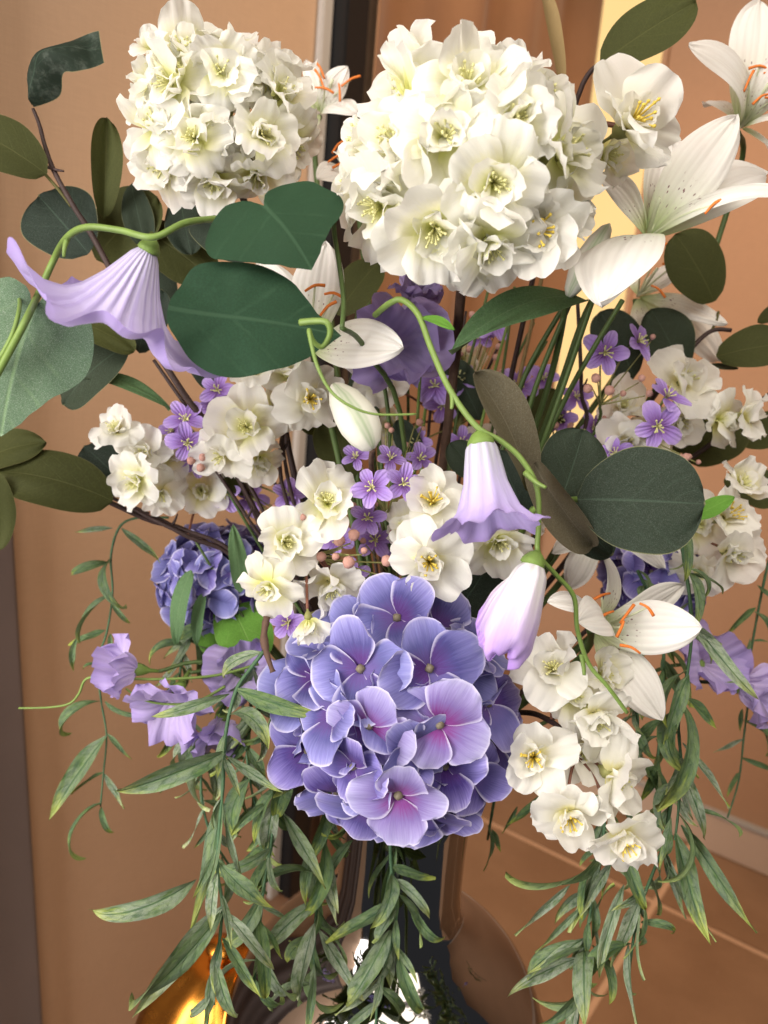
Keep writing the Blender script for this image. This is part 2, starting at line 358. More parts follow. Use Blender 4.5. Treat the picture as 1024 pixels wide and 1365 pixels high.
# ------------------------------------------------------------------ scene graph helpers
WM = {}
def thing(name, label, cat, loc=None, group=None):
    o = bpy.data.objects.new(name, None); C.objects.link(o); o.empty_display_size = .01
    m = Mx.Translation(loc if loc is not None else MOUTH); o.matrix_world = m; WM[o.name] = m
    o['label'] = label; o['category'] = cat
    if group: o['group'] = group
    return o
def part(name, me, parent, m=None):
    m = m if m is not None else Mx.Identity(4)
    o = bpy.data.objects.new(name, me); C.objects.link(o); o.parent = parent
    o.matrix_local = WM[parent.name].inverted() @ m; WM[o.name] = m; return o
def solo(name, me, label=None, cat=None, kind=None, m=None):
    o = bpy.data.objects.new(name, me); C.objects.link(o); m = m if m is not None else Mx.Identity(4); o.matrix_world = m; WM[o.name] = m
    if label: o['label'] = label
    if cat: o['category'] = cat
    if kind: o['kind'] = kind
    return o
def frame(loc, y, zh, sx=1.0, sy=1.0, sz=1.0):
    y = y.normalized(); z = zh - y * zh.dot(y)
    z = z.normalized() if z.length > 1e-5 else y.orthogonal().normalized(); x = y.cross(z)
    return Mx(((x.x * sx, y.x * sy, z.x * sz, loc.x), (x.y * sx, y.y * sy, z.y * sz, loc.y), (x.z * sx, y.z * sy, z.z * sz, loc.z), (0, 0, 0, 1)))
def zframe(loc, z, s=1.0, spin=0.0):
    z = z.normalized(); y = CY - z * CY.dot(z)
    y = y.normalized() if y.length > 1e-3 else z.orthogonal().normalized()
    return frame(loc, y, z, s, s, s) @ Mx.Rotation(spin, 4, 'Z')
MOUTH = P(536, 1015, .60)
def U(g, a, b): return g.uniform(a, b)
def px(n, d): return n * d / FPX                    # a length that spans n photo pixels at depth d

# ------------------------------------------------------------------ setting: corner of a room
def floor_at(x, y):
    d = P(x, y, 1.0) - CAM; return CAM + d * (-CAM.z / d.z)
ANG = R_(-35)
ER = V((math.cos(ANG), math.sin(ANG), 0)); EL = V((-ER.y, ER.x, 0))       # along right wall (towards camera), along left wall (away)
pr = floor_at(940, 1128); pl = floor_at(640, 1131)
# corner: pl + EL*t  meets  pr + ER*s
d_ = P(790, 40, 1.0) - CAM; q_ = CAM + d_ * ((pr - CAM).dot(EL) / d_.dot(EL)); CORNER = V((q_.x, q_.y, 0))
def wall_s(x, y, e, nrm):                            # distance along a wall for a bearing
    d = P(x, y, 1.0) - CAM; k = (CORNER - CAM).dot(nrm) / d.dot(nrm); return (CAM + d * k - CORNER).dot(e)
LW = -EL                                             # left wall runs from corner towards the camera
room = Mx(((ER.x, EL.x, 0, CORNER.x), (ER.y, EL.y, 0, CORNER.y), (0, 0, 1, 0), (0, 0, 0, 1)))  # local: x along right wall, y = away along left wall
def ly(x, y): return wall_s(x, y, EL, ER)            # local y on the left wall
def lx(x, y): return wall_s(x, y, ER, EL)            # local x on the right wall

def mat_wall(name, col, col2, weave):
    s = NT(name); ob = s.obj()
    n = s.noise(ob, 2.2, 4); c = s.mix(s.step(n, .3, .75), col, col2)
    wv = s.m_('ADD', s.noise(s.n('Mapping', {0: ob, 'Scale': (900.0, 900.0, 30.0)}).outputs[0], 1.0, 2), s.noise(s.n('Mapping', {0: ob, 'Scale': (40.0, 40.0, 700.0)}).outputs[0], 1.0, 2))
    c = s.mix(s.m_('MULTIPLY', s.step(wv, .7, 1.3), weave), c, tuple(x * .7 for x in col))
    return s.finish(c, .75, s.bump(wv, .25, .0006), spec=.25)
M_WALL = mat_wall('wall_beige', (.49, .325, .215), (.46, .30, .195), .25)
M_WALLR = mat_wall('wall_copper', (.46, .255, .15), (.42, .235, .135), .35)
def mat_floor():
    s = NT('floor_tile_brown'); ob = s.obj(); r = s.rand()
    n = s.noise(ob, 6.0, 5, .6); c = s.mix(s.step(n, .3, .7), (.26, .145, .08), (.33, .19, .108))
    c = s.mix(s.m_('MULTIPLY', s.noise(ob, 180.0, 4), .25), c, (.12, .06, .03))
    du = s.step(s.noise(ob, 38.0, 3, .7), .66, .74); c = s.mix(s.m_('MULTIPLY', du, .35), c, (.42, .30, .20))
    return s.finish(c, s.m_('MULTIPLY_ADD', n, .25, .28), s.bump(s.noise(ob, 90.0, 4), .12, .001), spec=.45)
M_FLOOR = mat_floor()
M_GROUT = mat_plain('grout', (.66, .42, .27), .8, .15, 300.0, .3)
M_SKIRT = mat_plain('skirting_paint', (.58, .42, .32), .45, .1, 40.0, .08)
M_BLACK = mat_plain('black_frame', (.008, .008, .009), .35, .2)
M_LEDGE = mat_plain('pale_edge', (.42, .38, .35), .5, .1)
def mat_cloth(name, col, sc=700.0):
    s = NT(name); uvv, u, v, av = s.uv(); ob = s.obj()
    n = s.noise(ob, sc, 2); c = s.mix(s.m_('MULTIPLY', n, .5), col, tuple(x * .55 for x in col))
    c = s.mix(s.step(s.noise(ob, 9.0, 3), .35, .7), c, s.mix(.25, c, tuple(x * .6 for x in col)))
    return s.finish(c, .7, s.bump(n, .3, .0006), sheen=.15, spec=.2)
M_DRAPE = mat_cloth('drape_brown', (.27, .13, .062)); M_TAUPE = mat_cloth('curtain_taupe', (.125, .088, .078))

_c = [V((-.75, .28, 0)), V((1.6, .28, 0)), V((1.6, 2.2, 0)), V((-.75, 2.2, 0))]
_n = len(_c); _v = [(p.x, p.y, z) for z in (-.06, -.0025) for p in _c]
solo('floor', build('floor', _v, [(3, 2, 1, 0), (4, 5, 6, 7)] + [(k, (k + 1) % 4, (k + 1) % 4 + 4, k + 4) for k in range(4)], M_GROUT, None, False), kind='structure')
FL = bpy.data.objects['floor']
# tiles: joints run parallel to the walls
g2 = floor_at(850, 1191); g3 = floor_at(857, 1230)
jy = (g2 - CORNER).dot(EL); jx = (g3 - CORNER).dot(ER)
TS, GW = .60, .012
tile = boxm('tile', M_FLOOR, GW / 2, TS - GW / 2, GW / 2, TS - GW / 2, -.05, 0, .0015)
for i in range(-1, 4):
    for j in range(-4, 2):
        x0 = jx + (i - 1) * TS; y0 = jy + (j) * TS
        cw = room @ V((x0 + TS / 2, y0 + TS / 2, 0))
        if cw.y < .42 or x0 > 1.5 or x0 < -.7 or y0 > .1: continue
        part('tile', tile, FL, room @ Mx.Translation((x0, y0, 0)))
solo('wall_left', boxm('wall_left', M_WALL, -.12, 0, -3.2, .12, 0, 2.7), kind='structure', m=room)
solo('wall_right', boxm('wall_right', M_WALLR, .001, 2.6, 0, .12, 0, 2.7), kind='structure', m=room)
# skirting on both walls
sk = thing('skirting_board', 'pale skirting board with lit top edge along the copper coloured wall', 'skirting', room @ V((0, 0, 0)))
part('board', boxm('board', M_SKIRT, .004, 2.2, -.014, -.0005, .001, .088, .002), sk, room)
part('top_edge', boxm('top_edge', M_LEDGE, .004, 2.2, -.017, -.0005, .089, .099, .002), sk, room)
sk2 = thing('skirting_board', 'pale skirting board at the foot of the beige wall behind the vase', 'skirting', room @ V((0, -.3, 0)))
part('board', boxm('board', M_SKIRT, .0005, .014, ly(560, 1200), -.018, .001, .088, .002), sk2, room)
part('top_edge', boxm('top_edge', M_LEDGE, .0005, .017, ly(560, 1200), -.018, .089, .099, .002), sk2, room)
# black upright frame on the left wall
y0, y1 = ly(434, 60), ly(464, 60)
df = thing('door_frame', 'narrow black upright frame between the beige wall and the brown drape', 'frame', room @ V((.02, y0, 0)))
part('post', boxm('post', M_BLACK, .0008, .035, y0, y1, .1, 2.65, .002), df, room)
part('edge_trim', boxm('edge_trim', M_LEDGE, .0008, .012, y0 - .022, y0 - .001, .1, 2.65, .002), df, room)
# brown drape from the frame to the corner
def drape(name, mat, ya, yb, amp, fr, x0, z0, z1, axis='y', seed=0, lean=None, n=160, thick=.004):
    g = random.Random(seed); ph = [g.uniform(0, 6.28) for _ in range(5)]; vs, uvs, fs = [], [], []; rows = 24
    for k in range(2):
        for i in range(rows + 1):
            tz = i / rows; z = z0 + (z1 - z0) * tz
            for j in range(n + 1):
                t = j / n; y = ya + (yb - ya) * t + (lean(z) * (1 - t * 0) if lean else 0)
                a = amp * (.6 * math.sin(fr * 6.28 * t + ph[0] + .5 * math.sin(2 * tz + ph[1])) + .4 * math.sin(fr * 1.63 * 6.28 * t + ph[2] + .8 * tz)) + .15 * amp * math.sin(9 * tz + 5 * t)
                x = x0 + amp + a - k * thick; vs.append((x, y, z)); uvs.append((t, tz))
    o = (rows + 1) * (n + 1)
    for i in range(rows):
        for j in range(n):
            a = i * (n + 1) + j; fs.append((a, a + 1, a + n + 2, a + n + 1)); b = a + o; fs.append((b, b + n + 1, b + n + 2, b + 1))
    for i in range(rows):
        for j in (0, n):
            a = i * (n + 1) + j; f = (a, a + n + 1, a + n + 1 + o, a + o); fs.append(f if j == 0 else f[::-1])
    return build(name, vs, fs, mat, uvs)
solo('drape', drape('drape', M_DRAPE, y1 + .012, -.02, .020, 3.2, .012, .105, 2.6, seed=4), 'brown drape with vertical folds hanging beside the room corner', 'drape', m=room)
# bright band of the right wall: its warm light is painted in as emission
xa, xb = .012, lx(880, 110)
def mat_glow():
    s = NT('painted_wall_light'); n = s.noise(s.obj(), 3.0, 2)
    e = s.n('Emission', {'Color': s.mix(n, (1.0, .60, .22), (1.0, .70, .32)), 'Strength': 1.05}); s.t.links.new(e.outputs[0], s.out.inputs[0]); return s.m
lp = thing('bright_wall_band', 'tall warm yellow band of lit wall, painted as a glow, in the corner beside the brown drape', 'light', room @ V((.04, 0, .1)))
part('glowing_face', boxm('glowing_face', mat_glow(), xa, xb, -.010, -.0008, P(775, 640, (CORNER - CAM).dot(_f)).z, 2.6), lp, room)
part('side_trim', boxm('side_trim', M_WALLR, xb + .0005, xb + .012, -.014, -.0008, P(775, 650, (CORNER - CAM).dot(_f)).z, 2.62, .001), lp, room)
# taupe curtain at the far left, in front of the beige wall
yc = ly(40, 1000)
def cl_lean(z): return 0.0
zc_top, zc_bot = P(4, 330, .6), P(52, 1330, .6)
y_t, y_b = ly(10, 330), ly(62, 1300)
zt = 1.30; zb = .55
def lean(z): return (y_t + (y_b - y_t) * (zt - z) / (zt - zb))
solo('curtain', drape('curtain', M_TAUPE, -.55, -.03, .006, 3.0, .012, .02, 2.6, seed=9, lean=lean), 'dark taupe curtain at the left edge against the beige wall', 'curtain', m=room)

# ------------------------------------------------------------------ vases
s = NT('chrome'); nz = s.noise(s.obj(), 60.0, 3)
M_CHROME = s.finish((.27, .26, .26), s.m_('MULTIPLY_ADD', nz, .05, .03), None, metal=1.0)
s = NT('gold'); nz = s.noise(s.obj(), 40.0, 3)
M_GOLD = s.finish((.74, .31, .05), s.m_('MULTIPLY_ADD', nz, .12, .20), s.bump(s.noise(s.obj(), 14.0, 2), .25, .01), metal=1.0)
ax = P(530, 1200, .60); hb = ax.z
def zc(profile, z0): return [(r, z + z0) for r, z in profile]
va = thing('vase', 'tall mirror chrome vase with a slim neck and wide round body under the flowers', 'vase', V((ax.x, ax.y, .001)))
zb0 = P(620, 1225, .60).z                              # where the neck meets the bulb
prof = [(.006, .001), (.085, .001), (.098, .008), (.118, .08), (.130, .16)]
top = MOUTH.z
prof = [(.005, .0012), (.080, .0012), (.086, .006), (.094, .06)]
nb = 14
for i in range(nb + 1):
    a = -0.9 + 2.15 * i / nb; prof.append((.020 + .105 * math.cos(a), zb0 - .118 + .115 * math.sin(a)))
prof += [(.0475, zb0 + .004), (.0455, zb0 + .03), (.0452, zb0 + .06), (.0460, top - .02), (.0485, top), (.0470, top + .003), (.0445, top - .01), (.042, top - .1), (.03, top - .2)]
part('body', lathe('body', prof, M_CHROME, 72, False), va, Mx.Translation((ax.x, ax.y, 0)))
gp = P(292, 1345, .74)
gv = thing('gold_pot', 'rounded shiny gold pot behind the hanging leaves at the lower left', 'pot', V((gp.x, gp.y, .001)))
gz = P(300, 1262, .74).z
gpr = [(.004, .0012), (.055, .0012), (.06, .01)] + [(.010 + .068 * math.cos(-1.1 + 2.55 * i / 16), gz - .100 + .100 * math.sin(-1.1 + 2.55 * i / 16)) for i in range(17)]
part('body', lathe('body', gpr, M_GOLD, 72, True, .025, 9), gv, Mx.Translation((gp.x, gp.y, 0)))
part('lid_knob', lathe('lid_knob', [(.012, gz - .003), (.010, gz + .004), (.014, gz + .010), (.013, gz + .016), (.004, gz + .019)], M_GOLD, 20, True), gv, Mx.Translation((gp.x, gp.y, 0)))

# ------------------------------------------------------------------ mesh library
BL_OUT = [[petal('petal', m, w=U(RNG, .88, 1.08), a=.5, b=3, k=.25, rnd=U(RNG, .35, .5), e0=U(RNG, 12, 36), e1=U(RNG, -75, -10), e2=U(RNG, -30, 35), cup=U(RNG, -.08, .18), ruf=U(RNG, .05, .115), rf=U(RNG, 1.2, 2.6), seed=i, notch=U(RNG, 0, .18), nu=13, nv=12, twist=U(RNG, -.5, .5)) for i in range(16)] for m in M_BLOS]
BL_IN = [[petal('petal', m, w=U(RNG, .75, 1.0), a=.45, b=3, k=.3, rnd=U(RNG, .4, .6), e0=U(RNG, 20, 40), e1=U(RNG, -25, 25), cup=U(RNG, .1, .35), ruf=U(RNG, .05, .10), rf=U(RNG, 1.2, 2.5), seed=40 + i, nu=9, nv=8, notch=U(RNG, 0, .1)) for i in range(8)] for m in M_BLOS]
def center_mesh(name, mat, n, L, r, blob, spread, seed):
    g = random.Random(seed); ps = []
    for i in range(n):
        a = 6.28 * i / n + U(g, -.3, .3); q = U(g, .3, 1) * spread
        tip = V((math.cos(a) * q, math.sin(a) * q, L * U(g, .75, 1.1))); mid = tip * .5 + V((math.cos(a), math.sin(a), 0)) * -.1 * q
        ps.append(tube_data([V((0, 0, -.02)), mid, tip], r, r * .8, 4))
        k = 5; ps.append(([tip + V((0, 0, blob * 1.6))] + [tip + V((math.cos(6.28 * j / k) * blob, math.sin(6.28 * j / k) * blob, 0)) for j in range(k)] + [tip - V((0, 0, blob))],
                          [(0, 1 + j, 1 + (j + 1) % k) for j in range(k)] + [(k + 1, 1 + (j + 1) % k, 1 + j) for j in range(k)]))
    return join(name, ps, mat)
BL_CEN = [center_mesh('flower_center', M_PALEY, 12, .40, .020, .030, .22, 1), center_mesh('flower_center', M_YEL, 11, .52, .022, .034, .26, 2)]
BL_CAL = lathe('blossom', [(.03, -.42), (.05, -.32), (.13, -.2), (.16, -.08), (.08, .02), (.01, .03)], M_CALD, 8, True, .12, 5)
HY_P = [[petal('petal', m, w=U(RNG, .98, 1.14), a=.62, b=3.4, k=.36, rnd=U(RNG, .42, .58), e0=U(RNG, 12, 24), e1=U(RNG, -34, -10), cup=U(RNG, -.04, .14), ruf=U(RNG, .02, .055), rf=U(RNG, 1, 2.2), seed=70 + i, nu=11, nv=10, wob=.03) for i in range(7)] for m in M_HYD]
HY_C = lathe('floret', [(.03, -.9), (.03, -.1), (.075, -.03), (.095, .03), (.08, .10), (.03, .135), (.005, .14)], M_HCEN, 8, True, .08, 4)
LILY_P = [petal('petal', M_LILY, w=1, a=.62, b=2.3, c=.75, pointed=True, e0=28, e1=e, cup=c, ruf=.025, rf=1.5, seed=90 + i, nu=18, nv=12, norm=True, wob=.03, fold=.10) for i, (e, c) in enumerate([(-40, -.06), (-75, -.08), (-105, -.06), (-20, .10), (-130, -.06)])]
ST_P = [petal('petal', M_STAR, w=U(RNG, .6, .74), a=.7, b=3, k=.25, rnd=.42, e0=U(RNG, 18, 30), e1=U(RNG, -50, -15), cup=.12, ruf=.02, seed=110 + i, nu=8, nv=6) for i in range(5)]
ST_C = center_mesh('flower_center', M_PALEY, 8, .38, .03, .05, .30, 5)
ST_CAL = lathe('floret', [(.035, -.6), (.04, -.25), (.10, -.1), (.06, .02), (.01, .04)], M_CALYX, 6)
PEA_P = [petal('petal', M_PEA, w=U(RNG, .95, 1.2), a=.5, b=3, k=.2, rnd=.45, e0=U(RNG, 20, 50), e1=U(RNG, -60, -10), cup=U(RNG, .0, .2), ruf=U(RNG, .08, .13), rf=U(RNG, 1.8, 3), seed=130 + i, nu=12, nv=12, notch=.06) for i in range(6)]
PEA_CAL = lathe('blossom', [(.03, -.6), (.05, -.3), (.12, -.15), (.15, 0), (.05, .06)], M_CALYX, 8, True, .2, 5)
EU_P = {}
def euc(mat, rw, cup=.0, e1=-30, seed=0, b=2.2, c=.55, a=.5, ruf=.012, fold=.06, twist=0.0):
    k = (mat.name, rw, cup, e1, seed, twist, fold)
    if k not in EU_P: EU_P[k] = petal('leaf', mat, w=rw, a=a, b=b, c=c, pointed=True, e0=0, e1=e1 * 1.7, cup=cup, ruf=ruf * 1.6, rf=1.3, seed=150 + seed, nu=20, nv=14, norm=True, wob=.025, fold=fold, twist=twist)
    return EU_P[k]
WI_P = [[petal('leaf', m, w=U(RNG, .18, .26), a=.85, b=1.15, c=1.15, pointed=True, e0=U(RNG, 5, 30), e1=U(RNG, -120, 10), e2=U(RNG, -70, 80), cup=U(RNG, -.05, .05), ruf=U(RNG, .012, .03), rf=2, seed=180 + i, nu=18, nv=6, norm=True, fold=U(RNG, .25, .6), wob=.10, twist=U(RNG, -1.3, 1.3), side=U(RNG, -.16, .16)) for i in range(18)] for m in (M_WIL, M_WILG)]
PB = lathe('bud', [(.03, -1.0), (.03, -.5), (.14, -.42), (.44, -.15), (.55, .15), (.48, .45), (.24, .66), (.02, .72)], M_PINK, 8, True, .06, 5)

# ------------------------------------------------------------------ plant parts
def blossom(parent, loc, face, size, g, open_=1.0, kind=None, yellow=False, n=5, inner=True, spin=None, cen=True):
    kind = g.choice((0, 0, 1)) if kind is None else kind
    sp = g.uniform(0, 6.28) if spin is None else spin
    B = zframe(loc, face, size, sp); o = part('blossom', BL_CAL, parent, B)
    for i in range(n):
        M = B @ Mx.Rotation(6.2832 * i / n + U(g, -.18, .18), 4, 'Z') @ Mx.Translation((0, .03, -.02 * (i % 2))) @ Mx.Rotation((1 - open_) * R_(62) + R_(U(g, -20, 26)), 4, 'X') @ Mx.Rotation(R_(U(g, -24, 24)), 4, 'Y') @ Mx.Diagonal((1, 1, 1, 1)) @ Mx.Scale(U(g, .86, 1.1), 4)
        part('petal', g.choice(BL_OUT[kind]), o, M)
    if inner:
        m = g.choice((4, 5)); off = g.uniform(0, 1)
        for i in range(m):
            M = B @ Mx.Rotation(6.2832 * (i + off) / m, 4, 'Z') @ Mx.Translation((0, .02, .03)) @ Mx.Rotation(R_(U(g, 12, 40)) + (1 - open_) * R_(35), 4, 'X') @ Mx.Rotation(R_(U(g, -16, 16)), 4, 'Y') @ Mx.Scale(U(g, .52, .72), 4)
            part('petal', g.choice(BL_IN[kind]), o, M)
    if open_ > .3 and cen: part('flower_center', BL_CEN[1 if yellow else 0], o, B @ Mx.Translation((0, 0, .05)))
    return o
def floret(parent, loc, face, size, g, kind, flat=1.0, tilt=0):
    B = zframe(loc, face, size, g.uniform(0, 1.6)); o = part('floret', HY_C, parent, B)
    for i in range(4):
        M = B @ Mx.Rotation(1.5708 * i + U(g, -.1, .1), 4, 'Z') @ Mx.Translation((0, .04, .015 * (i % 2))) @ Mx.Rotation(R_(U(g, -8, 14) + tilt), 4, 'X') @ Mx.Rotation(R_(U(g, -9, 9)), 4, 'Y') @ Mx.Scale(U(g, .9, 1.12), 4)
        part('petal', g.choice(HY_P[kind]), o, M)
def star(parent, loc, face, size, g):
    B = zframe(loc, face, size, g.uniform(0, 6)); o = part('floret', ST_CAL, parent, B)
    for i in range(5):
        part('petal', g.choice(ST_P), o, B @ Mx.Rotation(6.2832 * i / 5 + U(g, -.12, .12), 4, 'Z') @ Mx.Translation((0, .05, 0)) @ Mx.Rotation(R_(U(g, -10, 16)), 4, 'X') @ Mx.Scale(U(g, .9, 1.08), 4))
    part('flower_center', ST_C, o, B @ Mx.Translation((0, 0, .02)))
def bud(parent, loc, face, size, name='bud'): part(name, PB, parent, zframe(loc, face, size))
def line(parent, name, pts, r0, r1, mat, n=5, sides=6, knob=0.0):
    return part(name, tube(name, smooth_path([V(p) for p in pts], n), r0, r1, mat, sides, knob, len(pts)), parent)
def leaf(parent, me, b, t, hint=(0, 0, 1), wpx=None, name='leaf', b_d=None):
    """b, t = (px, py, depth) of base and tip; wpx = width over length ratio multiplier"""
    B = P(*b); T = P(*t); L = (T - B).length; k = wpx or 1.0
    return part(name, me, parent, frame(B, T - B, D(*hint), L * k, L, L))
def stem_to_mouth(parent, pts, r0=.0016, r1=.0022, mat=None, name='stem', jit=None, knob=0.0, dx=0, dz=0):
    j = jit or RNG; m = MOUTH + V((j.uniform(-.028, .028), j.uniform(-.028, .028), -.06))
    pp = [V(p) for p in pts]; pre = pp[-1].lerp(MOUTH + (m - MOUTH) * .6, .6); pre.z += .0
    return line(parent, name, pp + [pre, m], r0, r1, mat or M_DSTEM, 6, 6, knob)

# ------------------------------------------------------------------ hydrangeas
def ball_pos(cx, cy, R, d, x, y, kx=1.0, ky=1.0, lim=.985):
    """a point on the near side of a ball seen at (cx, cy); returns world position and outward direction"""
    dx, dy = (x - cx) / (R * kx), (cy - y) / (R * ky); q = math.hypot(dx, dy)
    if q > lim: dx, dy = dx / q * lim, dy / q * lim; q = lim
    n = D(dx, dy, math.sqrt(1 - q * q)); return P(cx, cy, d) + (CX * dx * kx + CY * dy * ky + CB * math.sqrt(1 - q * q)) * px(R, d), n
def fib(n):
    for i in range(n):
        z = 1 - 2 * (i + .5) / n; r = math.sqrt(1 - z * z); a = 2.39996 * i; yield r * math.cos(a), r * math.sin(a), z

g = random.Random(21)
hy = thing('hydrangea', 'large blue violet hydrangea head at the front above the chrome vase', 'flower')
hc = (530, 950); HR, HD = 126, .485
HC = P(*hc, HD)
for x, y, k in [(533, 826, 0), (491, 872, 0), (440, 858, 0), (563, 873, 0), (580, 930, 2), (533, 1008, 2), (497, 932, 2), (600, 1066, 1), (517, 1092, 1), (414, 990, 1), (398, 915, 0), (640, 858, 0), (640, 925, 1), (655, 980, 1), (452, 1040, 1), (585, 818, 0), (470, 812, 0), (620, 1010, 1), (548, 958, 0), (452, 930, 0), (478, 985, 1), (570, 1105, 1), (632, 1060, 1), (392, 955, 0), (610, 885, 0), (424, 895, 0), (490, 1052, 1), (560, 1050, 1), (585, 990, 1), (520, 780, 0)]:
    p, n = ball_pos(*hc, HR, HD, x, y, 1.0, 1.02)
    n = (n + D(U(g, -.25, .25), U(g, -.25, .25), .15)).normalized()
    up = (x, y) in ((533, 1008), (580, 930), (563, 873), (491, 872), (533, 826))
    if up: n = (n + D(0, 0, .6)).normalized()
    floret(hy, p + n * (.008 if up else U(g, -.003, .003)), n, px(U(g, 58, 64) if up else U(g, 52, 60), HD), g, k)
for x, y, z in fib(64):
    if z < -.45: continue
    n = D(x, y, z); p = HC + n * px(HR - 22, HD) * U(g, .90, 1.0)
    floret(hy, p, (n + D(U(g, -.3, .3), U(g, -.3, .3), 0)).normalized(), px(U(g, 48, 57), HD), g, g.choice((0, 1, 1)))
stem_to_mouth(hy, [HC - D(0, 0, 1) * .02], .004, .004, M_DSTEM)

g = random.Random(22)
hy2 = thing('hydrangea', 'shaded blue hydrangea head behind the dark branches on the left', 'flower')
for x, y, z in fib(46):
    if z < -.2: continue
    n = D(x, y, z); p = P(292, 775, .62) + n * px(62, .62)
    floret(hy2, p, n, px(U(g, 36, 44), .6), g, g.choice((0, 0, 1)))
stem_to_mouth(hy2, [P(300, 790, .61)], .003, .003)
for a in [((300, 790, .60), (345, 885, .585), 30), ((280, 800, .6), (300, 880, .6), -60)]:
    leaf(hy2, euc(M_FRESH, .55, seed=3), a[0], a[1], (.2, .3, 1), 1.2)
g = random.Random(23)
hy3 = thing('hydrangea', 'violet hydrangea head mostly hidden behind the lily on the right', 'flower')
for x, y, z in fib(34):
    if z < -.2: continue
    n = D(x, y, z); floret(hy3, P(868, 775, .61) + n * px(56, .61), n, px(U(g, 34, 42), .61), g, 1)
stem_to_mouth(hy3, [P(860, 790, .62)], .003, .003)

# ------------------------------------------------------------------ white blossom balls
def blossom_ball(label, c, d, R, pts, extra, n, size, seed, cut=-.35, kx=1.0, ky=1.0):
    g = random.Random(seed); t = thing('blossom_ball', label, 'flower'); cen = P(*c, d)
    nodes = []
    for it in pts:
        x, y, op, yel = it[:4]; p, nn = ball_pos(*c, R, d, x, y, kx, ky)
        if len(it) > 4: nn = D(*it[4])
        else: nn = (nn + D(U(g, -.2, .2), U(g, -.2, .2), .1)).normalized()
        blossom(t, p, nn, px(size * U(g, .92, 1.08), d), g, op, 0 if not yel else 1, yel); nodes.append(p - nn * px(size, d) * .4)
    for x, y, z in fib(n):
        if z < cut: continue
        nn = D(x, y, z); p = cen + (CX * x * kx + CY * y * ky + CB * z) * px(R * .80, d) * U(g, .92, 1.03); nn = (nn + D(U(g, -.3, .3), U(g, -.3, .3), .05)).normalized()
        blossom(t, p, (nn + D(U(g, -.45, .45), U(g, -.45, .45), 0)).normalized(), px(size * U(g, .72, 1.0), d), g, U(g, .45, 1.0), g.choice((0, 1)), False, inner=g.random() < .75, cen=g.random() < .4); nodes.append(p - nn * px(size, d) * .4)
    for (x, y, dd, face, sz, op, yel) in extra:
        p = P(x, y, dd); nn = D(*face); blossom(t, p, nn, px(sz, dd), g, op, 1 if yel else 0, yel); nodes.append(p - nn * px(sz, dd) * .4)
    core = cen - CY * px(R * .35, d)
    for q in nodes: line(t, 'pedicel', [q, q.lerp(core, .5) - CY * .002, core], .0009, .0012, M_CALD, 3, 5)
    return t, core
bl, core = blossom_ball('smaller round head of creamy white blossoms on the left above the broad green leaf', (296, 165), .50, 94,
    [(313, 143, 1, 0, (.15, -.2, 1)), (277, 217, 1, 0, (-.05, -.25, 1)), (356, 207, .75, 0, (.5, -.3, .8)), (378, 152, .8, 0, (.7, .1, .6)), (222, 140, 1, 0), (226, 198, 1, 0), (262, 108, .9, 0), (305, 82, .85, 0, (.1, .9, .5)), (385, 105, .6, 1, (.5, .7, .3)), (345, 235, .7, 0, (.2, -.8, .4)), (255, 155, 1, 0), (215, 235, .9, 0, (-.5, -.6, .6)), (290, 250, .8, 0, (0, -.8, .6)), (400, 200, .9, 0)],
    [(206, 68, .505, (-.05, .7, .5), 36, .6, False)], 30, 58, 31, kx=1.04, ky=.86)
line(bl, 'pedicel', [P(222, 78, .505), P(235, 92, .51), P(262, 120, .52)], .0012, .0012, M_CALD)
stem_to_mouth(bl, [core, P(355, 360, .55), P(385, 600, .58)], .0024, .0028, M_TWIG)
br, core = blossom_ball('largest round head of white blossoms at the top centre', (622, 244), .44, 128,
    [(585, 243, 1, 0, (-.05, -.05, 1)), (663, 222, .75, 0, (.25, -.1, 1)), (545, 165, .55, 0, (.2, .9, .2)), (660, 125, .85, 0, (.1, .7, .5)), (545, 118, .9, 0), (500, 205, 1, 0), (510, 290, 1, 0, (-.6, -.4, .7)), (575, 330, .9, 0, (-.1, -.6, .7)), (640, 345, .8, 0, (.1, -.8, .6)), (698, 328, .8, 1, (.2, -.3, .9)), (725, 240, .9, 0, (.7, .1, .6)), (720, 150, .9, 0), (600, 105, .9, 0), (690, 90, .8, 0, (.2, .9, .2)), (480, 250, .9, 0), (745, 300, .9, 0, (.8, -.3, .4)), (640, 290, .8, 0, (.1, -.5, .9)), (530, 235, 1, 0), (610, 180, .9, 0, (0, .2, 1))],
    [(836, 168, .425, (.35, .0, .9), 84, .8, True), (800, 205, .45, (.7, -.2, .5), 60, .85, False)], 34, 78, 32)
line(br, 'pedicel', [P(826, 168, .43), P(780, 165, .44), P(720, 190, .45)], .0014, .0014, M_TWIGR)
line(br, 'pedicel', [P(690, 275, .42), P(672, 285, .425), P(668, 310, .43), P(660, 330, .44)], .0011, .0011, M_TWIGR)
stem_to_mouth(br, [core, P(612, 420, .50), P(600, 540, .53), P(585, 660, .56)], .0030, .0032, M_CORK, knob=.1)
for x0, x1, m_ in [(770, 690, 0), (775, 720, 0), (790, 700, 1), (812, 735, 1)]:
    pass

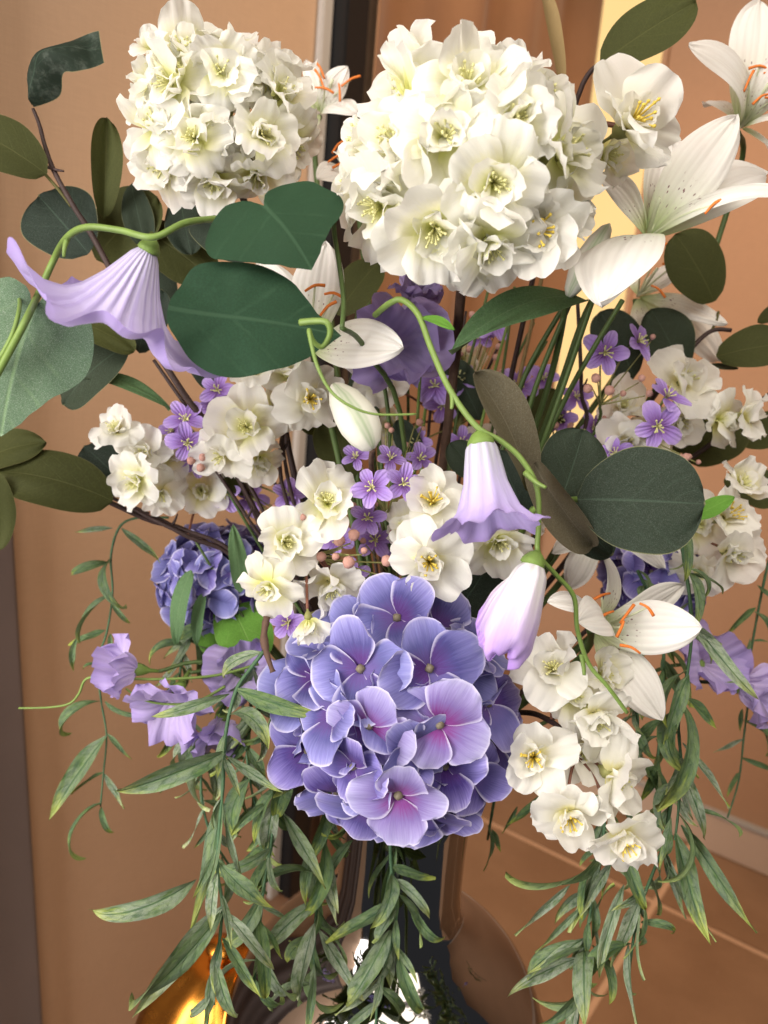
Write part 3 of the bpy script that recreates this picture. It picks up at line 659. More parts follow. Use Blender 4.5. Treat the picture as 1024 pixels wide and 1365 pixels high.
# ------------------------------------------------------------------ lilies
def lily(label, c, d, petals, face, seed, stam=6, stem=None, slen=62, dirs=None):
    """petals: (tip x, tip y, depth offset, width ratio, curve index)"""
    g = random.Random(seed); t = thing('lily', label, 'flower'); B = P(*c, d); n = D(*face)
    for (x, y, dd, wr, ci, *h) in petals:
        T = P(x, y, d + dd); L = (T - B).length; Y = (T - B).normalized(); hint = D(*h[0]) if h else n
        part('petal', LILY_P[ci], t, frame(B + Y * .002, Y, hint, L * wr, L, L))
    for i in range(stam):
        if dirs: ex, ey, ez = dirs[i]; tip = P(c[0] + ex, c[1] + ey, d + ez)
        else:
            a = 6.28 * i / stam + U(g, -.2, .2); tip = B + (n + (CX * math.cos(a) + CY * math.sin(a)) * U(g, .25, .45)) * px(slen, d) * U(g, .85, 1.05)
        f = line(t, 'stamen', [B, B.lerp(tip, .5) + n * .004, tip], .0008, .0006, M_FIL, 4, 5)
        ad = (CX * U(g, -1, 1) + CY * U(g, -.6, .9)).normalized() * px(13, d)
        vs_, fs_ = tube_data(smooth_path([tip - ad, tip + n * .0012, tip + ad - CY * .002], 3), .0010, .0007, 6)
        a_ = part('anther', build('anther', vs_, fs_, M_ORANGE), t)
        a_.parent = f; a_.matrix_local = WM[f.name].inverted() @ Mx.Identity(4)
    line(t, 'pistil', [B, B + n * px(slen * 1.0, d)], .0013, .0011, M_FIL, 4, 6)
    if stem: stem_to_mouth(t, [B - n * .004] + [P(*q) for q in stem], .0022, .0026, M_DSTEM)
    return t
l1 = lily('white lily with orange anthers beside the hydrangea on the right', (792, 838), .485,
     [(931, 836, -.035, .50, 0, (-.15, .1, 1)), (880, 955, -.02, .42, 0, (-.3, .3, 1)), (906, 782, .01, .40, 0, (0, -.5, 1)), (778, 728, .015, .36, 4, (.8, 0, .6)), (733, 806, -.02, .42, 2, (.2, .8, .6)), (770, 830, -.04, .5, 2, (.3, .5, .8))],
     (.35, .15, .9), 41, stem=[(770, 880, .53)], dirs=[(44, -22, -.03), (70, -28, -.04), (35, -2, -.035), (48, 25, -.035), (10, -45, -.01), (15, -20, -.02)])
l2 = lily('large white speckled lily at the upper right with its petal reaching the frame edge', (862, 318), .475,
     [(978, 160, -.01, .40, 0, (-.3, -.2, 1)), (1045, 262, -.03, .34, 1, (.0, .8, .6)), (804, 406, -.055, .48, 1, (-.5, .3, .9)), (800, 235, .0, .38, 3, (.4, -.1, 1)), (895, 190, .03, .38, 3, (-.1, -.3, 1)), (1015, 240, .03, .36, 1, (0, .6, 1))],
     (-.0, .55, .8), 42, stem=[(790, 400, .52), (745, 520, .55), (700, 640, .57)], dirs=[(72, -117, -.01), (90, -45, -.03), (40, -70, .0), (55, -100, .01), (20, -60, 0), (30, -90, .02)])
leaf(l2, euc(M_LANCE, .26, e1=-40, seed=11, b=1.6, c=.8), (782, 400, .50), (600, 470, .47), (.1, .6, .6), 1.0)
for q in [((768, 385, .49), (720, 500, .52), (688, 600, .54)), ((792, 395, .49), (735, 560, .53), (700, 645, .55)), ((760, 395, .5), (700, 500, .53), (670, 600, .55)), ((830, 400, .49), (760, 520, .53), (705, 640, .56))]:
    stem_to_mouth(l2, [P(*k) for k in q], .0016, .002, M_DSTEM)
lb = thing('lily_bud', 'pale green closed lily bud between the large blossom head and the upper right lily', 'flower bud')
B, T = P(756, 398, .49), P(820, 290, .475)
part('bud', lathe('bud', [(.02, 0), (.10, .1), (.17, .3), (.185, .5), (.15, .75), (.08, .93), (.01, 1.0)], M_LILYBUD, 18, True, .06, 3), lb, frame(B, CB, T - B, .044, .044, (T - B).length))
stem_to_mouth(lb, [B, P(735, 500, .53), P(690, 640, .56)], .002, .0024)
l3 = lily('white speckled lily farthest up in the right corner of the picture', (988, 170), .56,
     [(920, 66, -.03, .42, 2, (.3, .3, 1)), (1012, 8, 0, .40, 1, (-.2, -.2, 1)), (940, 142, .03, .42, 1), (1052, 70, -.03, .42, 1), (1055, 160, -.02, .4, 1), (1030, 222, .02, .5, 1, (-.2, .6, .6))], (.2, .5, .8), 43, stem=[(985, 230, .6), (900, 470, .62), (760, 700, .62)])
l4 = lily('pale lily half hidden behind the left blossom head before the black frame', (428, 150), .64,
     [(462, 92, -.03, .42, 2, (-.2, -.5, 1)), (474, 152, -.03, .42, 1, (0, .4, 1)), (410, 85, .0, .4, 1), (380, 120, .02, .4, 1), (400, 190, .0, .4, 1)], (.3, .2, .9), 44, stem=[(420, 210, .66), (450, 500, .64)])
l4b = lily('pale lily peeking out between the two round blossom heads', (470, 232), .60,
     [(425, 238, -.02, .6, 1, (0, .3, 1)), (455, 200, .0, .5, 1), (500, 190, .02, .5, 1), (520, 250, .02, .5, 1)], (-.2, .2, .9), 49, stem=[(480, 300, .62), (500, 500, .62)], slen=40)
l5 = lily('white lily partly covered by the dark green leaf left of centre', (415, 462), .475,
     [(434, 328, .0, .50, 0, (-.1, -.2, 1)), (348, 352, .02, .40, 0, (.3, -.2, 1)), (534, 464, -.03, .50, 0, (0, .25, 1)), (286, 499, .0, .26, 0, (.1, .7, .7)), (470, 500, .02, .5, 1, (0, .7, .7)), (400, 520, .03, .5, 1, (0, .6, .8))],
     (0, .35, .9), 45, stem=[(440, 560, .53)], dirs=[(-22, -65, -.02), (5, -80, -.02), (22, -52, -.03), (-10, -30, -.03), (-40, -15, -.02), (30, -70, -.01)])
lb2 = thing('lily_bud', 'white lily bud streaked with green hanging under the curled tendril', 'flower bud')
B, T = P(444, 512, .455), P(496, 598, .45)
LB = lathe('bud', [(.05, 0), (.12, .05), (.24, .22), (.31, .45), (.32, .62), (.27, .80), (.17, .94), (.05, 1.0)], M_LILYBUD, 24, True, .13, 3)
part('bud', LB, lb2, frame(B, CB, T - B, .037, .037, (T - B).length))
stem_to_mouth(lb2, [T - CY * 0 + D(0, 0, -1) * .004, P(496, 640, .50), P(510, 760, .55)], .0016, .002, M_CORK)
l6 = lily('blurred white lily behind the purple sprays at the right', (850, 395), .62,
     [(965, 432, -.02, .30, 0, (0, .5, 1)), (900, 360, 0, .4, 1), (830, 360, .02, .4, 1), (955, 480, .02, .34, 1, (0, .3, 1)), (850, 470, .0, .4, 1)], (.1, .3, .9), 46, stam=4, stem=[(840, 470, .64), (720, 650, .62)])
# pale lily under the big round leaf
l7 = lily('pale lily almost hidden beneath the big round eucalyptus leaf', (800, 700), .56,
     [(905, 728, -.03, .24, 0, (0, .7, .6)), (880, 755, .0, .3, 1, (0, .5, .8)), (740, 735, .0, .36, 1, (0, .4, .9)), (760, 780, .01, .4, 1, (0, .3, .9))], (.1, -.1, .9), 47, stam=3, stem=[(760, 760, .58)])

# ------------------------------------------------------------------ trumpet vines
SEPAL = petal('sepal', M_CALYX, w=.5, a=.4, b=1.5, c=.8, pointed=True, e0=55, e1=10, cup=.3, ruf=.01, seed=200, nu=8, nv=6)
def calyx(parent, base, axis, L):
    y = axis.normalized()
    o = part('calyx', lathe('calyx', [(.10, -.12), (.22, -.02), (.34, .16), (.37, .3), (.30, .34)], M_CALYX, 14, True, .05, 5), parent, frame(base, y.orthogonal(), y, L, L, L))
    for i in range(5):
        q = y.orthogonal().normalized(); q = Mx.Rotation(6.2832 * i / 5, 3, y) @ q
        part('sepal', SEPAL, o, frame(base + y * L * .08 + q * L * .28, (y * .97 + q * .22).normalized(), -q, L, L * .95, L) @ Mx.Rotation(R_(-52), 4, 'X'))
def heart_mesh(name, mat, seed, wide=1.0, bend=.25, fold=.12, notch=.20):
    g = random.Random(seed); ph = g.uniform(0, 6); tab = [(0, 1.0), (.12, .90), (.3, .78), (.6, .70), (1.0, .66), (1.6, .62), (2.1, .60), (2.6, .54), (2.9, .40 + notch * .25), (3.1416, notch)]
    def rad(a):
        a = abs(a)
        for (a0, r0), (a1, r1) in zip(tab, tab[1:]):
            if a <= a1: k = (a - a0) / (a1 - a0); k = k * k * (3 - 2 * k) * .5 + k * .5; return r0 + (r1 - r0) * k
        return tab[-1][1]
    vs, uvs, fs = [], [], []; na, nr = 72, 12
    for i in range(nr + 1):
        t = i / nr
        for j in range(na + 1):
            a = -math.pi + 2 * math.pi * j / na; rr = rad(a) * t * (1 + .03 * t * math.sin(5 * a + ph))
            x, y = math.sin(a) * rr * wide, math.cos(a) * rr
            z = -bend * y * abs(y) - fold * abs(x) + .02 * t * t * math.sin(3 * a + ph) + .012 * t ** 2 * math.sin(8 * a)
            vs.append((x, y, z)); uvs.append((.5 + .5 * max(-1, min(1, x / (.70 * wide))) * .96, (y + .6) / 1.62))
    for i in range(nr):
        for j in range(na):
            o = i * (na + 1) + j; fs.append((o + 1, o + na + 2, o + na + 1, o) if i else (o + na + 2, o + na + 1, o))
    return build(name, vs, fs, mat, uvs)
tv = thing('trumpet_vine', 'climbing vine with a large pleated lilac trumpet flower at the far left', 'vine', P(0, 500, .42))
line(tv, 'stem', [P(-10, 510, .40), P(20, 455, .398), P(38, 420, .40), P(52, 390, .425), P(70, 350, .425), P(88, 318, .41), P(115, 303, .40), P(160, 307, .395), P(205, 316, .39), P(250, 296, .40), P(310, 290, .43)], .0020, .0016, M_GSTEM, 6, 8)
line(tv, 'stem', [P(-8, 490, .405), P(15, 450, .40), P(26, 410, .405), P(24, 390, .43)], .0014, .0010, M_GSTEM, 6, 6)
line(tv, 'tendril', [P(90, 318, .41), P(86, 330, .408), P(85, 343, .408)], .0016, .0008, M_GSTEM)
B, T = P(197, 335, .40), P(150, 434, .408)
tr = trumpet('trumpet', M_TRUMP, interp([(0, .12, 0), (.12, .18, .08), (.4, .36, .46), (.6, .55, .76), (.7, .70, .90), (.8, .92, .98), (.9, 1.14, .97), (1, 1.32, .86)]), .045, 24, .13, 4, 7, wave=.19, nu=40, nv=140)
LT = (T - B).length * .96
tp = part('trumpet', tr, tv, frame(B, T - B, D(1, .2, -.25), LT, LT, LT))
calyx(tv, B - (T - B).normalized() * .005, T - B, px(42, .40))
part('leaf', heart_mesh('leaf', M_GLORYD, 3, 1.05, .25, .10), tv, frame(P(34, 440, .412), P(-12, 575, .40) - P(34, 440, .412), D(.15, .35, 1), px(140, .405), px(140, .405), px(140, .405)))

tv2 = thing('trumpet_vine', 'vine piece with two broad dark green leaves and a curling tendril left of centre', 'vine', P(330, 380, .42))
part('leaf', heart_mesh('leaf', M_GLORY, 1, 1.75, .35, .10, .22), tv2, frame(P(362, 284, .412), P(424, 352, .405) - P(362, 284, .412) + D(0, 0, 1) * .012, D(.05, .45, .85), px(92, .41), px(92, .41), px(92, .41)))
part('leaf', heart_mesh('leaf', M_GLORY, 2, .84, .18, .05, .52), tv2, frame(P(308, 422, .402), P(460, 438, .41) - P(308, 422, .402), D(.0, .15, 1), px(152, .405), px(152, .405), px(152, .405)))
line(tv2, 'stem', [P(452, 268, .425), P(445, 300, .44), P(452, 350, .44), P(458, 400, .43), P(456, 437, .418)], .0014, .0014, M_DSTEM)
line(tv2, 'tendril', [P(400, 430, .395), P(420, 428, .392), P(436, 430, .39), P(440, 445, .392), P(430, 462, .395), P(418, 455, .393), P(412, 440, .39), P(416, 462, .388), P(424, 490, .388), P(440, 520, .388), P(465, 540, .388), P(500, 552, .39), P(555, 552, .392)], .0018, .0005, M_GSTEM, 6, 7)
line(tv2, 'stem', [P(456, 437, .418), P(490, 470, .46), P(540, 600, .52), MOUTH], .0014, .0018, M_DSTEM)

tv3 = thing('trumpet_vine', 'long green vine with a lilac bell flower and a closed bud hanging over the centre', 'vine', P(535, 400, .43))
line(tv3, 'stem', [P(500, 420, .45), P(520, 404, .435), P(537, 400, .43), P(558, 420, .425), P(575, 465, .42), P(600, 520, .415), P(635, 568, .41), P(668, 588, .41), P(695, 612, .41), P(716, 650, .41), P(718, 700, .41), P(718, 738, .41), P(740, 765, .415), P(765, 795, .42), P(770, 840, .425), P(785, 885, .43), P(810, 915, .43), P(836, 950, .435)], .0018, .0011, M_GSTEM, 6, 8)
line(tv3, 'tendril', [P(700, 630, .41), P(715, 643, .405), P(728, 650, .402)], .0017, .0009, M_GSTEM)
line(tv3, 'tendril', [P(602, 520, .415), P(603, 535, .413), P(602, 545, .412)], .0014, .0009, M_GSTEM)
line(tv3, 'tendril', [P(775, 872, .43), P(778, 888, .43), P(779, 900, .43)], .0014, .0009, M_GSTEM)
leaf(tv3, euc(M_FRESH, .34, e1=-25, seed=12, b=1.6, c=.8), (560, 423, .425), (606, 440, .42), (0, .6, .7), 1.0)
B, T = P(641, 588, .412), P(655, 700, .402); L_ = (T - B).length
bell = trumpet('bell', M_BELL, interp([(0, .14, 0), (.15, .19, .1), (.5, .25, .5), (.78, .36, .84), (.92, .50, 1.0), (1, .60, 1.02)]), .06, 10, .13, 5, 3, wave=.06)
part('trumpet', bell, tv3, frame(B, T - B, D(0, .3, 1), L_, L_, L_)); calyx(tv3, P(640, 580, .412), T - B, px(52, .41))
B, T = P(713, 752, .408), P(664, 874, .402); L_ = (T - B).length
bb = trumpet('closed_bud', M_BELLBUD, interp([(0, .10, 0), (.15, .17, .1), (.5, .265, .55), (.75, .29, .82), (.92, .22, .98), (1, .13, .99)]), .022, 9, .10, 3, 5, wave=.07)
part('closed_bud', bb, tv3, frame(B, T - B, D(0, .3, 1), L_, L_, L_))
wrap = petal('bud_wrap', M_BELLBUD, w=.62, a=.5, b=2.6, k=.2, rnd=.4, e0=20, e1=-26, cup=-.55, ruf=.035, rf=2, seed=231, nu=14, nv=12)
part('bud_wrap', wrap, tv3, frame(B + D(-.55, -.1, .8) * px(12, .405), T + (B - T) * .05 - CX * px(14, .4) - B, D(-.4, .1, 1), L_ * .95, L_ * .96, L_ * .9))
calyx(tv3, P(715, 740, .409), T - B, px(46, .41))

# ------------------------------------------------------------------ lilac ruffled flowers
def pea(label, c, d, size, face, seed, n=5, open_=.6, stem=None, extra=()):
    g = random.Random(seed); t = thing('sweet_pea', label, 'flower')
    for (x, y, dd, f, sz) in [(c[0], c[1], d, face, size)] + list(extra):
        B = zframe(P(x, y, dd), D(*f), px(sz, dd), g.uniform(0, 6)); o = part('blossom', PEA_CAL, t, B)
        for i in range(n):
            part('petal', g.choice(PEA_P), o, B @ Mx.Rotation(6.2832 * i / n + U(g, -.2, .2), 4, 'Z') @ Mx.Translation((0, .04, 0)) @ Mx.Rotation((1 - open_) * R_(60) + R_(U(g, -14, 18)), 4, 'X') @ Mx.Scale(U(g, .8, 1.12), 4))
    stem_to_mouth(t, [P(c[0], c[1], d) - D(*face) * px(size * .5, d)] + [P(*q) for q in (stem or [])], .0014, .0018, M_DSTEM)
    return t
pea('ruffled lilac flower behind the lily in the centre', (515, 462), .515, 98, (.3, -.15, .9), 61, 6, .62, [(520, 580, .55)], [(548, 405, .52, (.3, .5, .5), 58)])
pea('small lilac flower at the far left beside the thin hanging vine', (182, 893), .55, 58, (-.85, .15, .45), 62, 5, .45, [(300, 890, .57)])
pea('pale lilac flower right of the thin hanging vine', (235, 925), .55, 78, (-.2, -.5, .7), 63, 5, .5, [(330, 900, .58)], [(295, 960, .57, (.1, -.6, .6), 62), (322, 895, .58, (.3, .3, .8), 60)])
pea('soft lilac flower at the right edge under the lily', (935, 885), .60, 62, (.3, .2, .9), 64, 5, .7, [(860, 900, .62)])
pea('lilac flower with an orange throat at the right frame edge', (985, 915), .58, 64, (.9, -.1, .4), 65, 5, .35, [(860, 920, .6)])

# ------------------------------------------------------------------ eucalyptus
ev = thing('eucalyptus_branch', 'dark eucalyptus branch with curled and round leaves at the upper left', 'branch')
line(ev, 'stem', [P(44, 145, .52), P(52, 165, .52), P(60, 195, .52), P(72, 228, .52), P(98, 275, .52), P(125, 318, .525), P(180, 420, .53), P(245, 525, .54), P(300, 600, .56), P(380, 760, .59), MOUTH], .0011, .0028, M_TWIG, 6, 7, .06)
line(ev, 'twig', [P(62, 222, .52), P(74, 226, .518), P(85, 228, .516)], .0012, .0006, M_TWIG)
line(ev, 'twig', [P(60, 232, .52), P(80, 255, .522), P(95, 275, .524)], .0011, .0011, M_OLIVE)
# curled leaf drawn as a scroll
def scroll_leaf(name, mat, top, bot, bulge, n=30, m=12):
    A = smooth_path([P(*q) for q in top], 8); B_ = smooth_path([P(*q) for q in bot], 8); vs, uvs, fs = [], [], []
    for i in range(len(A)):
        u = i / (len(A) - 1)
        for k in range(m + 1):
            t = k / m; p = A[i].lerp(B_[i], t) + CB * bulge * math.sin(math.pi * t) * math.sin(math.pi * min(1, .15 + u)) + CY * .0012 * math.sin(9 * u + 3 * t)
            vs.append(p); uvs.append((t, u))
    for i in range(len(A) - 1):
        for k in range(m): o = i * (m + 1) + k; fs.append((o + 1, o + m + 2, o + m + 1, o))
    return build(name, vs, fs, mat, uvs)
part('leaf', scroll_leaf('leaf', M_EUC, [(43, 141, .52), (36, 104, .515), (50, 76, .512), (84, 58, .508), (110, 50, .505), (132, 42, .503)], [(45, 143, .52), (79, 126, .508), (84, 100, .492), (98, 98, .490), (118, 90, .493), (139, 82, .498)], .016), ev)
leaf(ev, euc(M_OLIVE, .74, e1=-20, seed=1), (62, 232, .515), (-45, 168, .50), (0, .3, 1), .95)
leaf(ev, euc(M_OLIVE, .45, e1=-18, seed=2, fold=.45), (138, 292, .54), (142, 158, .53), (.4, 0, .9), .68)
leaf(ev, euc(M_EUC, .92, e1=-15, seed=3), (118, 338, .532), (52, 262, .535), (0, .2, 1), 1.06)
leaf(ev, euc(M_OLIVE, .75, e1=-20, seed=4), (128, 345, .56), (210, 262, .55), (.1, .2, 1), 1.0)
leaf(ev, euc(M_OLIVE, .6, e1=-20, seed=5), (180, 300, .56), (285, 375, .56), (0, .4, .9), 1.0)
leaf(ev, euc(M_EUC, .6, e1=-20, seed=6), (200, 330, .57), (215, 430, .57), (0, .2, 1), 1.0)
leaf(ev, euc(M_EUC, .6, e1=-30, seed=7), (260, 290, .52), (335, 345, .50), (0, .4, .9), 1.0)
leaf(ev, euc(M_EUC, .7, e1=-30, seed=8), (240, 262, .56), (255, 340, .55), (0, .4, .9), .8)
leaf(ev, euc(M_EUC, .5, e1=-30, seed=28), (175, 245, .55), (195, 330, .55), (0, .4, .9), .9)
leaf(ev, euc(M_EUC, .55, e1=-30, seed=29), (185, 470, .56), (215, 385, .55), (0, .1, 1), 1.1)

ev2 = thing('eucalyptus_branch', 'branch of broad olive leaves at the left edge below the trumpet flower', 'branch')
line(ev2, 'stem', [P(-30, 690, .54), P(10, 660, .55), P(100, 655, .555), P(190, 690, .57), P(300, 745, .59), MOUTH], .0014, .0022, M_TWIG, 6, 7)
leaf(ev2, euc(M_OLIVE, .46, e1=-30, seed=9, b=1.8, c=.7), (150, 668, .545), (-8, 628, .53), (.1, .5, .8), 1.25)
leaf(ev2, euc(M_OLIVE, .55, e1=-30, seed=10, b=1.8, c=.7), (-30, 620, .54), (62, 590, .54), (.1, .5, .8), 1.1)
leaf(ev2, euc(M_OLIVE, .5, e1=-30, seed=11), (-5, 630, .52), (-10, 735, .52), (.3, .2, .8), 1.0)
leaf(ev2, euc(M_LANCE, .20, e1=-35, seed=13, b=1.6, c=.7), (85, 505, .54), (228, 545, .55), (.1, .8, .5), 1.1)
leaf(ev2, euc(M_OLIVE, .3, e1=-30, seed=14), (55, 420, .53), (180, 468, .53), (.1, .6, .8), 1.3)
leaf(ev2, euc(M_EUC, .6, e1=-30, seed=15), (170, 460, .54), (85, 540, .54), (.1, .4, .9), .95)
leaf(ev2, euc(M_EUC, .7, e1=-20, seed=16), (180, 660, .57), (112, 595, .57), (.1, .4, .9), 1.0)

ev3 = thing('eucalyptus_branch', 'eucalyptus stem with a big dark round leaf right of centre', 'branch')
leaf(ev3, euc(M_EUC, .92, e1=-16, seed=17), (770, 665, .445), (940, 672, .425), (-.05, .1, 1), .97)
leaf(ev3, euc(M_EUC, .8, e1=-16, seed=18), (738, 690, .475), (778, 572, .47), (.1, .1, 1), .95)
leaf(ev3, euc(M_EUC, .6, e1=-16, seed=19), (735, 668, .475), (815, 740, .48), (.1, .3, 1), .9)
leaf(ev3, euc(M_EUC, .8, e1=-16, seed=20), (600, 830, .52), (660, 740, .51), (.1, .3, 1), .9)
leaf(ev3, euc(M_EUC, .8, e1=-16, seed=30), (640, 640, .50), (600, 590, .50), (.1, .3, 1), .9)
leaf(ev3, euc(M_EUC, .7, e1=-16, seed=30), (700, 690, .51), (660, 600, .52), (.1, .3, 1), .9)
leaf(ev3, euc(M_DRY, .36, e1=-25, seed=21, fold=.5), (705, 655, .47), (632, 497, .455), (.5, .2, .9), 1.05)
leaf(ev3, euc(M_DRY, .4, e1=-40, seed=22, fold=.6, cup=.3), (712, 618, .465), (790, 728, .455), (-.5, .1, .9), .85)
line(ev3, 'stem', [P(775, 665, .447), P(740, 670, .47), P(712, 680, .48), P(690, 720, .52), MOUTH], .0018, .0024, M_GSTEM, 6, 7)

ev4 = thing('eucalyptus_branch', 'olive eucalyptus branch with rounded leaves at the right edge', 'branch')
line(ev4, 'stem', [P(1040, 515, .60), P(1000, 545, .60), P(950, 590, .60), P(880, 640, .61), P(780, 720, .61), MOUTH], .0014, .0024, M_TWIG, 6, 7)
line(ev4, 'twig', [P(975, 440, .60), P(945, 443, .60), P(905, 485, .60), P(850, 560, .61)], .0016, .0018, M_TWIG, 6, 7)
line(ev4, 'twig', [P(958, 415, .6), P(955, 428, .6), P(948, 442, .60)], .0010, .0010, M_OLIVE)
leaf(ev4, euc(M_OLIVE, .8, e1=-16, seed=23), (952, 402, .59), (900, 312, .58), (0, .1, 1), 1.0)
leaf(ev4, euc(M_OLIVE, .6, e1=-20, seed=24), (955, 475, .59), (1050, 458, .58), (0, .3, 1), 1.1)
leaf(ev4, euc(M_EUC, .8, e1=-16, seed=25), (910, 500, .60), (868, 412, .595), (.1, .1, 1), .95)
leaf(ev4, euc(M_EUC, .7, e1=-16, seed=26), (845, 505, .61), (800, 415, .60), (.1, .1, 1), 1.0)
leaf(ev4, euc(M_EUC, .3, e1=-16, seed=27), (920, 495, .595), (985, 490, .59), (.1, .8, .5), 1.0)
leaf(ev4, euc(M_OLIVE, .8, e1=-16, seed=31), (915, 615, .61), (985, 545, .60), (.1, .1, 1), 1.1)
leaf(ev4, euc(M_OLIVE, .7, e1=-16, seed=32), (900, 605, .61), (925, 520, .605), (.1, .1, 1), .9)
leaf(ev4, euc(M_OLIVE, .7, e1=-16, seed=33), (965, 640, .60), (1045, 660, .59), (.1, .1, 1), 1.0)
leaf(ev4, euc(M_OLIVE, .5, e1=-16, seed=34), (1010, 430, .60), (1050, 405, .59), (.1, .3, 1), 1.0)
leaf(ev4, euc(M_OLIVE, .7, e1=-16, seed=35), (985, 590, .62), (1050, 560, .61), (.1, .1, 1), 1.0)

ev5 = thing('eucalyptus_branch', 'single large dark olive leaf before the bright wall band at the top right', 'branch')
leaf(ev5, euc(M_OLIVE, .52, e1=-12, seed=36, fold=.10), (800, 85, .50), (928, 2, .48), (.1, .2, 1), 1.08)
stem_to_mouth(ev5, [P(802, 83, .50), P(770, 130, .51), P(720, 330, .55), P(660, 600, .58)], .0016, .0022, M_TWIG)
BLADE = petal('blade', M_DRYG, w=.13, a=.5, b=2, c=.6, pointed=True, e0=10, e1=-20, cup=.3, ruf=.01, seed=400, nu=16, nv=4, norm=True)
gb = thing('dried_grass', 'dried golden reed blade rising behind the largest blossom head', 'grass')  # one blade of dried grass
leaf(gb, BLADE, (748, 130, .50), (718, -25, .50), (.5, .1, .9), 1.3, 'blade'); stem_to_mouth(gb, [P(748, 130, .5), P(730, 330, .54), P(660, 640, .58)], .0011, .0018, M_DRYG)

ev6 = thing('eucalyptus_branch', 'shaded olive leaves deep in the middle behind the lily', 'branch')
for a in [((450, 420, .56), (505, 350, .56), M_OLIVE, 1.0), ((420, 580, .58), (400, 490, .57), M_OLIVE, 1.1), ((470, 560, .585), (515, 480, .58), M_EUC, 1.0), ((560, 520, .60), (585, 440, .60), M_EUC, 1.0), ((345, 500, .57), (325, 430, .57), M_EUC, 1.0), ((280, 520, .58), (262, 430, .58), M_EUC, .8), ((690, 600, .60), (740, 520, .60), M_OLIVE, .9), ((530, 330, .57), (490, 300, .57), M_OLIVE, 1.0), ((640, 560, .59), (600, 480, .59), M_EUC, .8), ((760, 560, .60), (700, 540, .6), M_OLIVE, .8), ((470, 640, .57), (430, 560, .57), M_OLIVE, 1.0), ((330, 660, .58), (290, 610, .58), M_OLIVE, 1.0), ((560, 620, .57), (530, 560, .57), M_EUC, .8)]:
    leaf(ev6, euc(a[2], .62, e1=-24, seed=37 + len(a)), a[0], a[1], (U(RNG, -.3, .3), .3, 1), a[3])
stem_to_mouth(ev6, [P(480, 380, .57), P(470, 560, .59), P(500, 800, .6)], .0016, .0022, M_DSTEM)

# ------------------------------------------------------------------ white blossom sprays
def spray(label, flowers, branch, seed, buds=(), mat=None, ped=None, leaves=()):
    """flowers: (x, y, depth, facing, size px, open, yellow)"""
    g = random.Random(seed); t = thing('blossom_spray', label, 'flower'); mat = mat or M_TWIG
    pts = [P(*q) for q in branch]; stem_to_mouth(t, pts, .0013, .0024, mat, 'branch', knob=.08)
    for f in flowers:
        x, y, d, face, sz, op, yel = f; p = P(x, y, d); n = D(*face)
        blossom(t, p, n, px(sz, d), g, op, 1 if yel else g.choice((0, 1)), yel, inner=sz > 24)
        q = min(pts, key=lambda k: (k - p).length); b = p - n * px(sz, d) * .38
        line(t, 'pedicel', [b, b.lerp(q, .5) - n * .004 + CY * .003, q], .0009, .0010, ped or M_TWIGR, 4, 5)
    for (x, y, d, sz, face) in buds:
        p = P(x, y, d); n = D(*face); bud(t, p, n, px(sz, d)); q = min(pts, key=lambda k: (k - p).length)
        line(t, 'pedicel', [p - n * px(sz, d) * .9, (p - n * px(sz, d) * 1.5).lerp(q, .5), q], .0005, .0007, M_CALD, 3, 5)
    for a in leaves: leaf(t, a[0], a[1], a[2], a[3], a[4])
    return t
spray('cluster of white blossoms at the left on a dark twig before the beige wall', [(158, 575, .54, (-.2, .4, .8), 42, .7, 0), (190, 605, .545, (.2, .1, .9), 42, .9, 0), (185, 640, .54, (-.3, -.3, .8), 44, .9, 0), (222, 610, .56, (.4, .3, .6), 40, .9, 0), (215, 655, .555, (.2, -.4, .7), 40, .8, 0), (268, 655, .58, (.2, .1, .8), 40, .8, 0)],
      [(160, 668, .56), (200, 690, .565), (250, 715, .57), (330, 760, .585)], 71)
spray('white blossom cluster below the lily and left of the dark twigs', [(330, 570, .52, (0, 0, 1), 56, 1, 0), (300, 605, .53, (-.4, -.4, .7), 46, .85, 0), (340, 500, .53, (-.1, .6, .5), 42, .7, 0), (365, 545, .545, (.4, .3, .6), 42, .9, 0), (345, 610, .545, (.2, -.6, .6), 40, .8, 0)],
      [(300, 585, .55), (330, 660, .57), (400, 780, .59)], 72)
spray('single white blossom with yellow stamens beside the green streaked bud', [(412, 532, .50, (.2, -.1, .9), 54, .95, 1), (385, 500, .53, (-.3, .6, .6), 40, .6, 0)], [(385, 545, .54), (375, 640, .56), (430, 800, .59)], 73)
spray('white blossoms and a rosebud left of the centre above the hydrangea', [(437, 672, .475, (0, .35, .9), 60, .85, 0), (378, 722, .475, (.35, -.1, .9), 54, .9, 0), (360, 782, .47, (-.2, -.3, .9), 50, .95, 0), (440, 775, .49, (.1, -.6, .6), 56, .85, 0), (411, 826, .46, (.1, -.9, .35), 38, .1, 0)],
      [(408, 740, .50), (425, 745, .51), (460, 800, .55)], 74,
      [(453, 722, .475, 15, (-.2, .6, .6)), (471, 715, .475, 15, (.3, .7, .6)), (465, 748, .47, 16, (0, -.5, .8)), (430, 742, .48, 13, (-.6, 0, .7)), (448, 742, .475, 10, (-.2, .1, .9)), (515, 748, .48, 15, (.3, .2, .8)), (508, 770, .48, 14, (.3, -.2, .8)), (512, 792, .48, 12, (.3, -.2, .8)), (404, 690, .47, 9, (-.2, .3, .8)), (485, 735, .475, 9, (.3, .6, .8))], M_TWIGR)
